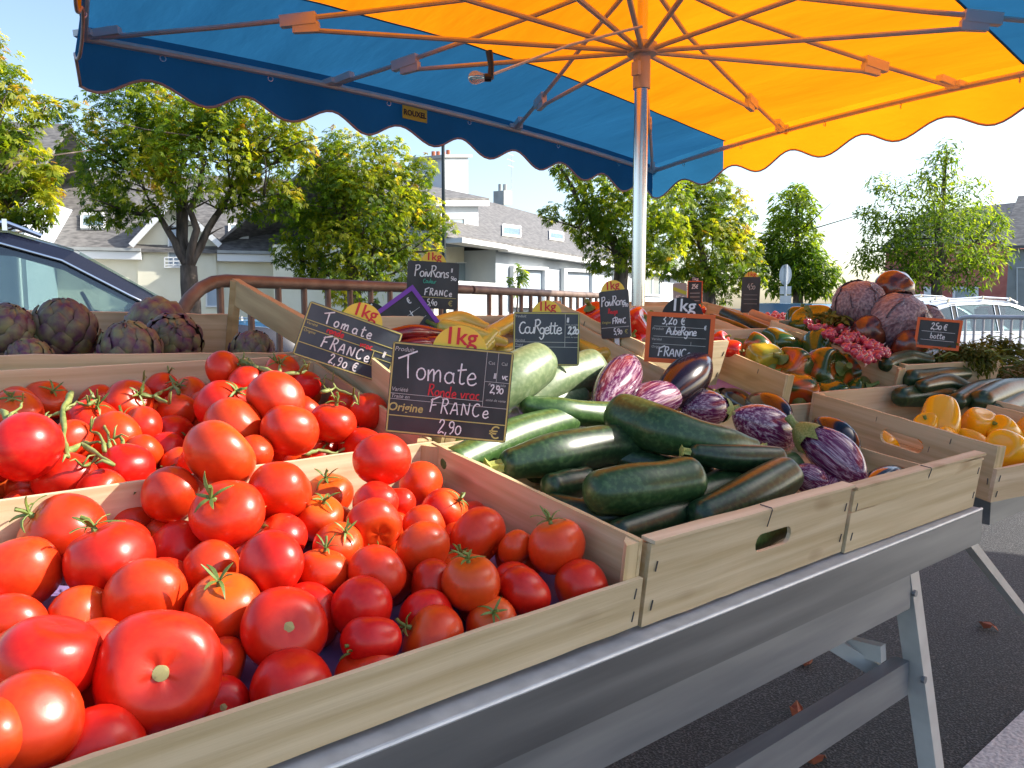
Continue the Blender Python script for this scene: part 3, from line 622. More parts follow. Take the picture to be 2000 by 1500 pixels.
# ------------------------------------------------------------------ cars
def car(label, loc, heading, paint, scale=1.0, group='parked cars'):
    """estate car, x forward; the Empty stands on the ground under its middle"""
    q = Matrix.Rotation(math.atan2(heading[1], heading[0]), 4, 'Z').to_quaternion()
    t = thing('parked_car', label, 'car', (loc[0], loc[1], 0), group, q); t.scale = (scale,) * 3
    prof = [(-2.35, .45, .35), (-2.36, .95, .40), (-2.25, 1.10, .42), (-.9, 1.06, .42), (1.02, 1.06, .42), (1.35, 1.08, .42), (1.95, 1.00, .42), (2.25, .86, .42), (2.38, .62, .42), (2.38, .35, .4)]
    # body: loft of half sections
    mb = MB(); S = []
    for x, zt, zb in [(-2.38, .80, .42), (-2.30, 1.02, .30), (-1.6, 1.07, .22), (-.2, 1.05, .20), (1.1, 1.06, .20), (1.35, 1.07, .22), (1.95, .98, .24), (2.28, .82, .28), (2.40, .62, .36)]:
        w = .93 - .10 * max(0, abs(x) - 1.6) ** 1.5
        S.append([(x, -w * .9, zt), (x, -w, zt - .14), (x, -w, (zt + zb) / 2), (x, -w * .94, zb), (x, w * .94, zb), (x, w, (zt + zb) / 2), (x, w, zt - .14), (x, w * .9, zt)])
    vs = [v for s in S for v in s]; fs = []
    for i in range(len(S) - 1):
        for k in range(8): fs.append((i * 8 + k, i * 8 + (k + 1) % 8, (i + 1) * 8 + (k + 1) % 8, (i + 1) * 8 + k))
    fs += [tuple(range(8)), tuple(range(len(S) * 8 - 1, len(S) * 8 - 9, -1))]
    mb.add(vs, fs); mb.build('body', paint, t, smooth='auto', world=False)
    # greenhouse lines (x, z) : roof outer, window top
    roof = [(-2.22, 1.20), (-2.0, 1.55), (-1.5, 1.70), (-.6, 1.755), (.1, 1.72), (.5, 1.60), (.95, 1.33), (1.33, 1.08)]
    def yw(z): return .86 - .30 * max(0, (z - 1.03)) ** 1.0 * .9
    mb = MB(); vs, fs = [], []
    for x, z in roof[:6]:
        y = yw(z) - .05; vs += [(x, -y, z - .03), (x, -y * .8, z), (x, 0, z + .015), (x, y * .8, z), (x, y, z - .03)]
    for i in range(5):
        for k in range(4): fs.append((i * 5 + k, i * 5 + k + 1, i * 5 + k + 6, i * 5 + k + 5))
    mb.add(vs, fs); mb.build('roof', paint, t, smooth=True, world=False)
    win_top = [(-2.05, 1.30), (-1.85, 1.50), (-1.45, 1.605), (-.6, 1.645), (.05, 1.61), (.42, 1.50), (.85, 1.25), (1.14, 1.09)]
    for s in (-1, 1):
        mb = MB()                                           # the band between roof and windows
        A_ = [(x, s * (yw(z) + .0), z) for x, z in win_top]; B_ = [(x, s * (yw(z) - .055), z - .028) for x, z in roof]
        mb.strip(A_, B_, (0, -s * .03, 0)); mb.build('side_frame', paint, t, world=False)
        mb = MB(); mb.tube([(x, s * (yw(z) + .008), z) for x, z in win_top], .011, 6); mb.build('window_trim', m_chrome, t, smooth=True, world=False)
        mb = MB(); mb.tube([(-1.9, s * .66, 1.69)] + [(x, s * .64, z + .035) for x, z in roof[2:5]] + [(.30, s * .64, 1.675)], .018, 8)
        for x, z in ((-1.45, 1.70), (-.6, 1.755), (.08, 1.725)): mb.bar((x, s * .64, z - .02), (x, s * .64, z + .06), .05, .03, up=(1, 0, 0))
        mb.build('roof_rail', m_chrome, t, smooth='auto', world=False)
        mb = MB(); mb.tube([(-2.1, s * .872, 1.075), (1.16, s * .872, 1.075)], .010, 6); mb.build('belt_trim', m_chrome, t, world=False)
        for x0, x1 in ((-1.95, -1.42), (-1.30, -.36), (-.22, 1.10)):
            mb = MB(); bot, tp = [], []
            for i in range(10):
                x = x0 + (x1 - x0) * i / 9; z = float(np.interp(x, [p[0] for p in win_top], [p[1] for p in win_top]))
                bot.append((x, s * (yw(1.07) - .01), 1.07)); tp.append((x, s * (yw(z) - .012), z))
            mb.strip(bot, tp, (0, -s * .006, 0)); mb.build('window', m_cglass, t, world=False)
        for x in (-1.36, -.29):
            mb = MB(); mb.strip([(x - .055, s * yw(1.07), 1.07), (x + .065, s * yw(1.07), 1.07)], [(x - .075, s * yw(1.63), 1.64), (x + .035, s * yw(1.63), 1.64)], (0, -s * .04, 0)); pl = mb.build('pillar', m_navy if paint is m_navy else m_black, t, world=False)
            mb = MB()
            for dx in (-.055, .065): mb.tube([(x + dx, s * (yw(1.07) + .004), 1.07), (x + dx - .028, s * (yw(1.63) + .004), 1.64)], .006, 6)
            mb.build('pillar_trim', m_chrome, pl, world=False)
        mb = MB()
        vs = [(1.0 + .11 * math.cos(a) * math.cos(b), s * (1.0 + .10 * math.sin(a) * math.cos(b)), 1.14 + .085 * math.sin(b)) for b in [-1.5, -.9, -.3, .3, .9, 1.5] for a in [2 * math.pi * k / 10 for k in range(10)]]
        mb.add(vs, [(j * 10 + k, j * 10 + (k + 1) % 10, (j + 1) * 10 + (k + 1) % 10, (j + 1) * 10 + k) for j in range(5) for k in range(10)])
        mb.bar((1.0, s * .85, 1.09), (1.0, s * .98, 1.12), .05, .04); mb.build('wing_mirror', paint, t, smooth=True, world=False)
    for nm, (xa, za), (xb, zb_) in (('windscreen', (.52, 1.585), (1.33, 1.075)), ('rear_window', (-2.02, 1.53), (-2.26, 1.12))):
        ya, yb = yw(za) - .06, yw(zb_) - .03; mb = MB()
        mb.strip([(xb, -yb, zb_), (xb + .06 * (1 if xb > 0 else -1), 0, zb_), (xb, yb, zb_)], [(xa, -ya, za), (xa + .03 * (1 if xb > 0 else -1), 0, za + .02), (xa, ya, za)], (-.006, 0, 0)); mb.build(nm, m_cglass, t, world=False)
    # inside
    mb = MB(); mb.box((1.0, 0, 1.0), (.62, 1.4, .16)); mb.box((-.2, 0, .6), (3.4, 1.6, .1)); mb.build('dashboard', m_seat, t, world=False)
    for x in (-.25, -1.2):
        for y in (-.38, .38):
            mb = MB(); mb.box((x, y, 1.05), (.16, .48, .62), Matrix.Rotation(-.22, 3, 'Y')); mb.box((x - .1, y, 1.46), (.10, .26, .18), Matrix.Rotation(-.15, 3, 'Y')); mb.box((x + .25, y, .72), (.5, .48, .16)); mb.build('seat', m_seat, t, world=False)
    mb = MB(); c = Vector((.62, .38, 1.12)); R_ = Matrix.Rotation(1.15, 3, 'Y')
    mb.tube([c + R_ @ Vector((.18 * math.cos(a), .18 * math.sin(a), 0)) for a in [2 * math.pi * k / 24 for k in range(25)]], .016, 8); mb.bar(c, c + Vector((.25, 0, -.1)), .06, .06); mb.build('steering_wheel', m_black, t, world=False)
    for x in (-1.42, 1.45):
        for s in (-1, 1):
            mb = MB(); mb.tube([(x, s * .72, .34), (x, s * .95, .34)], .34, 24); w = mb.build('wheel', m_tyre, t, smooth='auto', world=False)
            mb = MB(); mb.tube([(x, s * .94, .34), (x, s * .96, .34)], .21, 16); mb.build('rim', m_alu, w, world=False)
    for s in (-1, 1):
        mb = MB(); mb.box((2.22, s * .62, .72), (.2, .36, .14)); mb.build('headlight', m_whiteplastic, t, world=False)
        mb = MB(); mb.box((-2.31, s * .68, .92), (.1, .22, .3)); mb.build('rear_light', m_redp, t, world=False)
    return t
def heading(px, rot):
    h = Matrix.Rotation(rot, 3, 'Z') @ RIGHT; return (h.x, h.y)
def ground_at(px, d):
    p = P(px, 600, d); return (p.x, p.y)
hd = Vector((*heading(0, math.radians(29)), 0)); base = P(380, 600, 6.2); c = base - hd * 1.33 + Vector((-hd.y, hd.x, 0)) * .86
car('navy estate car with chrome roof rail, parked behind the artichoke crate', (c.x, c.y), hd, m_navy, 1.03)
car('light blue car glimpsed through the open side of the artichoke crate', ground_at(560, 9.5), heading(0, math.radians(-20)), m_skyblue, .60)
car('white car nearest to the grey crowd barrier', ground_at(1915, 13), heading(0, math.radians(14)), m_whitecar, .76)
car('white car behind the other white car, beside the red cabbages', ground_at(1800, 18), heading(0, math.radians(14)), m_whitecar, .82)
# blue van
vp = ground_at(1583, 17); vq = Matrix.Rotation(math.atan2(-FWD.y, -FWD.x) + .35, 4, 'Z').to_quaternion()
t = thing('parked_van', 'light blue van seen from the front behind the radish crates', 'van', (vp[0], vp[1], 0), 'parked cars', vq)
mb = MB(); A_ = [(1.6, -.72, .3), (1.62, -.74, .65), (1.1, -.70, .95), (.75, -.62, 1.26), (-1.6, -.62, 1.30), (-1.65, -.72, .3)]
mb.poly(A_, (0, 1.40, 0)); mb.build('body', m_skyblue, t, smooth='auto', world=False)
mb = MB(); mb.poly([(1.12, -.58, .95), (.80, -.52, 1.20), (.80, .48, 1.20), (1.12, .54, .95)], (.03, 0, .02)); mb.build('windscreen', m_pane, t, world=False)
for s in (-1, 1):
    mb = MB(); mb.box((1.62, s * .48, .62), (.06, .26, .16)); mb.build('headlight', m_whiteplastic, t, world=False)
    for x in (-1.0, 1.0):
        mb = MB(); mb.tube([(x, s * .55, .28), (x, s * .74, .28)], .28, 20); mb.build('wheel', m_tyre, t, smooth='auto', world=False)
    mb = MB(); mb.box((.95, s * .80, .98), (.08, .14, .16)); mb.build('wing_mirror', m_black, t, world=False)

# ------------------------------------------------------------------ parasols
m_vblue, m_vorange = m_blue, m_orange
def parasol(label, L, B, R, F, cz, zed, pole_xy, hub_z, mats, full=True):
    """L, B, R, F plan corners (u=-1,v=1),(1,1),(1,-1),(-1,-1); zed(u,v) height of the edge; cz crown height"""
    px_, py_ = pole_xy
    t = thing('market_parasol', label, 'parasol', (px_, py_, 0), 'market parasols')
    L, B, R, F = [Vector((*p, 0)) for p in (L, B, R, F)]
    def pt(u, v, fold=0):
        p = (L * (1 - u) * (1 + v) + B * (1 + u) * (1 + v) + R * (1 + u) * (1 - v) + F * (1 - u) * (1 - v)) / 4
        rho = max(abs(u), abs(v))
        if rho < 1e-6: return Vector((px_, py_, cz))
        uu, vv = u / rho, v / rho; ze = zed(uu, vv)
        sag = .03 * rho * (1 - rho) * 4 * .5 + fold * (.0045 * mnoise.noise(Vector((p.x * 3.2 + p.y * 1.5, p.y * 1.6 - p.x * .6, cz))) + .0022 * mnoise.noise(Vector((p.x * 8, p.y * 3.5 + p.x * 2, cz + 4)))) * min(1, rho * 2) * (1 - rho ** 6)
        return Vector((p.x, p.y, cz + (ze - cz) * rho - sag))
    us = [-1 + 2 * k / 60 for k in range(61)]
    vsq = [-1 + .44 * k / 12 for k in range(12)] + [-.56 + 1.12 * k / 32 for k in range(33)] + [.56 + .44 * k / 12 for k in range(1, 13)]
    mb = MB(); nu = len(us)
    mb.add([pt(u, v, 1) for v in vsq for u in us], [], 0)
    for j in range(len(vsq) - 1):
        mi = 1 if abs((vsq[j] + vsq[j + 1]) / 2) > .56 else 0
        for i in range(nu - 1):
            mb.f.append((j * nu + i, j * nu + i + 1, (j + 1) * nu + i + 1, (j + 1) * nu + i)); mb.m.append(mi)
    can = mb.build('canopy', mats, t, smooth=True, fix=False)
    sm = MB()
    for v0 in (-.56, .56):
        A_ = [pt(u, v0 - .004, 1) - Vector((0, 0, .003)) for u in us]; B_ = [pt(u, v0 + .004, 1) - Vector((0, 0, .003)) for u in us]
        n_ = len(A_); b_ = len(sm.v); sm.v += [tuple(q) for q in A_ + B_]
        for k in range(n_ - 1): sm.f.append((b_ + k, b_ + k + 1, b_ + n_ + k + 1, b_ + n_ + k)); sm.m.append(1)
    sm.build('seam', mats, can, smooth=True, fix=False)
    # valance
    def edge(s0, s1, n=60):
        return [(s0[0] + (s1[0] - s0[0]) * k / n, s0[1] + (s1[1] - s0[1]) * k / n) for k in range(n + 1)]
    mb = MB(); tb = MB(); rr = random.Random(3)
    for e0, e1, ns in (((-1, 1), (1, 1), 9), ((1, 1), (1, -1), 7), ((1, -1), (-1, -1), 9), ((-1, -1), (-1, 1), 7)):
        E_ = edge(e0, e1, ns * 12); n = len(E_); top, bot = [], []
        cen = Vector((px_, py_, 0))
        for k, (u, v) in enumerate(E_):
            p = pt(u, v); ph = k / 12.0
            o = (Vector((p.x, p.y, 0)) - cen).normalized()
            w = math.sin(math.pi * 2 * ph + .6) * .5 + .5
            dr = .150 + .072 * w ** 1.0; p2 = p + o * (.02 + .012 * math.sin(ph * 4.1)) - Vector((0, 0, dr))
            top.append(p); bot.append(p2)
        b = len(mb.v); mid = [(a_ + c_) / 2 + (c_ - a_).cross(Vector((0, 0, 1))) * .02 for a_, c_ in zip(top, bot)]
        mb.v += [tuple(q) for q in top + mid + bot]
        for k in range(n - 1):
            vv = (E_[k][1] + E_[k + 1][1]) / 2; mi = 1 if abs(vv) > .56 else 0
            for r_ in (0, 1): mb.f.append((b + r_ * n + k, b + r_ * n + k + 1, b + (r_ + 1) * n + k + 1, b + (r_ + 1) * n + k)); mb.m.append(mi)
        tb.tube(bot, .0055, 5)
    val = mb.build('valance', mats, t, smooth=True, fix=False); tb.build('binding', m_trim, val, smooth=True)
    # frame
    per = [(-1, 1), (-.42, 1), (.25, 1), (1, 1), (1, .27), (1, -.38), (1, -1), (.3, -1), (-.35, -1), (-1, -1), (-1, -.35), (-1, .3)]
    dn = Vector((0, 0, -.035))
    mb = MB()
    for k in range(12):
        u0, u1 = per[k], per[(k + 1) % 12]; mb.tube([pt(u0[0] + (u1[0] - u0[0]) * q / 4, u0[1] + (u1[1] - u0[1]) * q / 4) * .997 + Vector((px_, py_, 0)) * .003 + dn for q in range(5)], .014, 8)
    rail = mb.build('edge_rail', m_alu, t, smooth='auto')
    hub = Vector((px_, py_, hub_z)); crown = Vector((px_, py_, cz - .05))
    for k, (u, v) in enumerate(per):
        e = pt(u, v) + dn; mb = MB(); ribp = [crown] + [pt(u * q, v * q) - Vector((0, 0, .045)) for q in (.25, .5, .75, .95)] + [e]
        mb.tube(ribp, .0095, 8); rb = mb.build('rib', m_alu, t, smooth='auto')
        q = .70 if not (abs(u) == 1 and abs(v) == 1) else .60
        m_ = pt(u * q, v * q) - Vector((0, 0, .06)); dr = (e - crown).normalized()
        mb = MB(); mb.bar(m_ - dr * .065 + Vector((0, 0, .012)), m_ + dr * .065 + Vector((0, 0, .012)), .028, .04); mb.bar(m_ - dr * .075 - Vector((0, 0, .02)), m_ + dr * .02 - Vector((0, 0, .014)), .022, .035); mb.build('bracket', m_whiteplastic, rb)
        mb = MB(); mb.bar(e - dr * .14 + Vector((0, 0, .004)), e - dr * .01, .032, .028); mb.bar(e - dr * .05, e + dr * .012, .07, .022); mb.build('rail_clamp', m_whiteplastic, rb)
        o = Vector((dr.x, dr.y, 0)).normalized()
        mb = MB(); mb.tube([hub + o * .05, m_ - dr * .06 - Vector((0, 0, .03))], .009, 8); mb.build('strut', m_alu, t, smooth='auto')
    for k in range(12 if full else 0):
        u0, u1 = per[k], per[(k + 1) % 12]
        for f in (.28, .72):
            c = pt(u0[0] + (u1[0] - u0[0]) * f, u0[1] + (u1[1] - u0[1]) * f) + dn - Vector((0, 0, .028)); mb = MB()
            mb.tube([c + Vector((.011 * math.cos(a), .004, .011 * math.sin(a))) for a in [2 * math.pi * i / 10 for i in range(11)]], .0025, 5)
            mb.build('rail_ring', m_steel, rail)
    mb = MB(); mb.tube([(px_, py_, 0), (px_, py_, hub_z - .13)], .0245, 20); mb.build('pole', m_steel, t, smooth='auto')
    mb = MB(); mb.tube([(px_, py_, hub_z - .14), (px_, py_, cz + .04)], .018, 16); mb.build('inner_pole', m_steel, t, smooth='auto')
    mb = MB(); mb.tube([(px_, py_, hub_z - .13), (px_, py_, hub_z - .012)], .030, 20); mb.tube([(px_, py_, hub_z - .014), (px_, py_, hub_z + .022)], .052, 20); mb.bar((px_, py_, hub_z - .08), (px_ - .06, py_ - .03, hub_z - .08), .012, .012); mb.box((px_ - .065, py_ - .033, hub_z - .08), (.014, .03, .045)); mb.build('hub', m_alu, t, smooth='auto')
    mb = MB(); mb.tube([(px_, py_, cz - .07), (px_, py_, cz - .02)], .05, 16); mb.build('crown_ring', m_alu, t)
    mb = MB(); mb.tube([(px_, py_, 0), (px_, py_, .03)], .30, 28); mb.tube([(px_, py_, .03), (px_, py_, .35)], .034, 16); mb.build('base_plate', m_alu, t, smooth='auto')
    return t, pt
UX, UY = 2.13, 1.918
def zed_main(u, v):
    cz_ = {(-1, 1): 2.20, (1, 1): 2.145, (1, -1): 2.17, (-1, -1): 2.19}
    a = ((1 - u) * (1 + v) * cz_[(-1, 1)] + (1 + u) * (1 + v) * cz_[(1, 1)] + (1 + u) * (1 - v) * cz_[(1, -1)] + (1 - u) * (1 - v) * cz_[(-1, -1)]) / 4
    w = min(abs(u), abs(v)); return a + .055 * (1 - w * w)
t, upt = parasol('orange and blue market parasol over the stall, its steel pole behind the red peppers', (.63, 3.23), (4.10, 3.58), (3.66, .63), (.16, .45), 2.40, zed_main, (UX, UY), 2.09, [m_orange, m_blue])
parasol('second blue and orange market parasol, out in front of the stall and shading the courgettes', (1.05, -1.015), (6.12, 1.365), (7.48, -1.53), (2.41, -3.91), 2.72, lambda u, v: 2.46, (4.27, -1.27), 2.32, [m_orange, m_blue], False)

# maker's patch on the valance
def text_mesh(s, size, mat, name, font_shear=0.0, bold=0.0, extr=0.0006, spacing=1.0):
    cu = bpy.data.curves.new(name, 'FONT'); cu.body = s; cu.size = size; cu.align_x = 'CENTER'; cu.align_y = 'CENTER'; cu.shear = font_shear; cu.extrude = extr; cu.offset = bold; cu.space_character = spacing
    cu.resolution_u = 3
    o = bpy.data.objects.new(name, cu); COL.objects.link(o); dg = bpy.context.evaluated_depsgraph_get(); dg.update()
    me = bpy.data.meshes.new_from_object(o.evaluated_get(dg)); bpy.data.objects.remove(o); bpy.data.curves.remove(cu)
    me.materials.clear(); me.materials.append(mat); me.name = name; return me
e0, e1 = upt(-.24, 1), upt(-.06, 1); ex = (e1 - e0).normalized(); ez_ = Vector((0, 0, 1)); eo = ex.cross(ez_); eo = eo if eo.dot(EYE - e0) > 0 else -eo
pc = (e0 + e1) / 2 - Vector((0, 0, .09)) + eo * .012
MX = Matrix((ex, (ez_ - ex * ez_.dot(ex)).normalized(), eo)).transposed()
t = thing('maker_patch', 'yellow maker patch with dark lettering fixed to the blue valance', 'label', pc, None, MX.to_quaternion())
mb = MB(); mb.box((0, 0, 0), (.15, .062, .002)); mb.build('patch', M('patch_yellow', (.70, .58, .05), rough=.6), t, world=False)
o = put('lettering', text_mesh('ROUXEL', .036, m_black, 'lettering', bold=.0009), t); o.location = (0, -.001, .0025)
# bulb hanging from a strut
hp = P(955, 103, 2.15); t = thing('hanging_bulb', 'bare light bulb hanging on a black strap from a parasol strut', 'lamp', hp)
mb = MB(); mb.tube([hp + Vector((0, 0, .005)), hp + RIGHT * .006 - Vector((0, 0, .035)), hp + RIGHT * .004 - Vector((0, 0, .07))], [.010, .008, .009], 8); mb.build('strap', m_black, t)
mb = MB(); c = hp - RIGHT * .012 - Vector((0, 0, .066)); mb.tube([c + RIGHT * .018, c], .011, 10); mb.build('socket', m_black, t)
mb = MB(); mb.tube([c - RIGHT * x for x in (0, .01, .022, .034, .042, .046)], [.010, .013, .018, .017, .011, .003], 14); mb.build('bulb', m_bulb, t, smooth=True)
mb = MB(); mb.tube([hp + RIGHT * .004 - Vector((0, 0, .06)), hp + RIGHT * .22 + Vector((0, 0, .02)), hp + RIGHT * .42 + Vector((0, 0, .07))], .004, 6); mb.build('cable', m_whiteplastic, t)

# ------------------------------------------------------------------ trestle tables
def Y(px, py, y): return on_axis(px, py, 1, y)
t = thing('trestle_table', 'galvanised trestle table with angle rail, carrying the tomato and courgette crates', 'table', (.8, .8, 0), 'market trestle tables')
mb = MB(); X0, X1, yr, zr = -.25, 1.535, .546, .838
mb.box(((X0 + X1) / 2, yr + .0015, zr - .033), (X1 - X0, .003, .060)); fr_ = mb.build('front_rail', m_galv, t)
mb = MB(); mb.box(((X0 + X1) / 2, yr + .028, zr - .0015), (X1 - X0, .050, .003)); mb.tube([(X0, yr + .002, zr - .0012), (X1, yr + .002, zr - .0012)], .0028, 8)
mb.build('rail_lip', m_galvlip, fr_, smooth='auto')
mb = MB(); mb.box(((X0 + X1) / 2, 1.93, .96), (X1 - X0, .05, .05)); mb.build('back_rail', m_galv, t)
for y, z in ((.75, .835), (1.02, .858), (1.30, .90), (1.6, .94)):
    mb = MB(); mb.box(((X0 + X1) / 2, y, z - .03), (X1 - X0, .10, .02)); mb.build('top_slat', m_woodx, t)
mb = MB(); a_, b_ = Y(1757, 1114, .60), Y(1766, 1180, .60)
mb.box(((X0 + 1.352) / 2, .60, (a_.z + b_.z) / 2), (1.352 - X0, .030, a_.z - b_.z)); mb.box(((X0 + 1.352) / 2, .588, (a_.z + b_.z) / 2), (1.352 - X0, .006, (a_.z - b_.z) * .45)); mb.build('upper_beam', m_galv2, t)
mb = MB(); a2, b2 = Y(1770, 1281, .615), Y(1775, 1341, .615)
mb.box(((X0 + 1.40) / 2, .615, (a2.z + b2.z) / 2), (1.40 - X0, .026, a2.z - b2.z)); mb.build('lower_beam', m_galv2, t)
for sx in (0, 1):
    xo = 0 if sx == 0 else -1.35
    mb = MB(); mb.bar((1.345 + xo, .602, .795), (1.60 + xo, .585, 0), .034, .030, up=(1, 0, 0)); mb.bar((1.372 + xo, .607, .795), (1.627 + xo, .59, 0), .012, .034, up=(1, 0, 0)); mb.build('leg', m_alu, t)
    mb = MB(); mb.bar((1.345 + xo, 1.50, .90), (1.50 + xo, 1.52, 0), .034, .03, up=(1, 0, 0)); mb.build('leg', m_alu, t)
    mb = MB(); mb.bar((1.36 + xo, .63, .585), (1.33 + xo, 1.49, .52), .02, .03); mb.build('cross_bar', m_alu, t)
    mb = MB(); mb.bar((1.385 + xo, .62, .53), (1.10 + xo, 1.02, .80), .014, .026); mb.build('brace', m_alu, t)
    mb = MB(); mb.tube([(1.41 + xo, .583, .54), (1.41 + xo, .577, .54)], .007, 8); mb.tube([(1.36 + xo, .585, .71), (1.36 + xo, .579, .71)], .006, 8); mb.build('bolt', m_galv2, t)
t = thing('trestle_table', 'trestle table end with splayed aluminium leg, under the yellow pepper crate', 'table', (2.3, .9, 0), 'market trestle tables')
mb = MB(); mb.box((2.62, .60, .800), (1.9, .04, .05)); mb.build('front_rail', m_galv, t)
mb = MB(); mb.box((2.62, 1.6, .92), (1.9, .04, .05)); mb.build('back_rail', m_galv, t)
for y, z in ((.85, .815), (1.15, .86), (1.4, .90)): mb = MB(); mb.box((2.62, y, z - .02), (1.9, .12, .02)); mb.build('top_slat', m_woodx, t)
mb = MB(); mb.bar(Y(1885, 1052, .66), Y(1885, 1052, .66) + (Y(2010, 1212, .66) - Y(1885, 1052, .66)) * 2.6, .020, .020, up=(0, 1, 0)); mb.build('leg', m_alu, t)
mb = MB(); mb.bar((3.5, .62, .78), (3.6, .62, 0), .03, .03); mb.build('leg', m_alu, t)
mb = MB(); mb.bar((1.72, 1.5, .88), (1.60, 1.5, 0), .03, .03); mb.build('leg', m_alu, t)
mb = MB(); mb.box((1.86, .63, .785), (.30, .05, .03)); mb.build('hinge', m_galv, t)

# ------------------------------------------------------------------ crates
def board(mb, ax, fix, th, a0, a1, z0, z1, seed, hole=None, jit=.0012, z1b=None):
    """plank along x (ax=0) or y (ax=1) with a slightly uneven top edge; hole = (centre, height, half width, half height)"""
    r = random.Random(seed); n = 16; us = [a0 + (a1 - a0) * k / n for k in range(n + 1)]
    if hole:
        us = sorted(set([u for u in us if abs(u - hole[0]) > hole[2]] + [hole[0] - hole[2] + 2 * hole[2] * k / 40 for k in range(41)]))
    top = [z1 + ((z1b if z1b is not None else z1) - z1) * (u - a0) / (a1 - a0) + jit * mnoise.noise(Vector((u * 21, seed, 0))) * 1.6 for u in us]
    bot = [z0 + .0003 * r.gauss(0, 1) for u in us]; wv = [.0016 * mnoise.noise(Vector((u * 9, seed + 5.5, 1))) for u in us]
    def V(u, z, w): return (u, fix + w, z) if ax == 0 else (fix + w, u, z)
    thv = (0, th, 0) if ax == 0 else (th, 0, 0)
    if not hole:
        mb.strip([V(*q) for q in zip(us, bot, wv)], [V(*q) for q in zip(us, top, wv)], thv); return
    c, hz, hw, hh = hole
    def hr(u):
        d = abs(u - c); return 0 if d > hw else hh * math.sqrt(max(0, 1 - max(0, (d - hw + hh) / hh) ** 2))
    for rng in ((-9, c - hw), (c + hw, 9)):
        ii = [i for i, u in enumerate(us) if rng[0] - 1e-6 <= u <= rng[1] + 1e-6]
        mb.strip([V(us[i], bot[i], wv[i]) for i in ii], [V(us[i], top[i], wv[i]) for i in ii], thv)
    ii = [i for i, u in enumerate(us) if c - hw - 1e-6 <= u <= c + hw + 1e-6]
    mb.strip([V(us[i], bot[i], wv[i]) for i in ii], [V(us[i], hz - hr(us[i]), wv[i]) for i in ii], thv)
    mb.strip([V(us[i], hz + hr(us[i]), wv[i]) for i in ii], [V(us[i], top[i], wv[i]) for i in ii], thv)

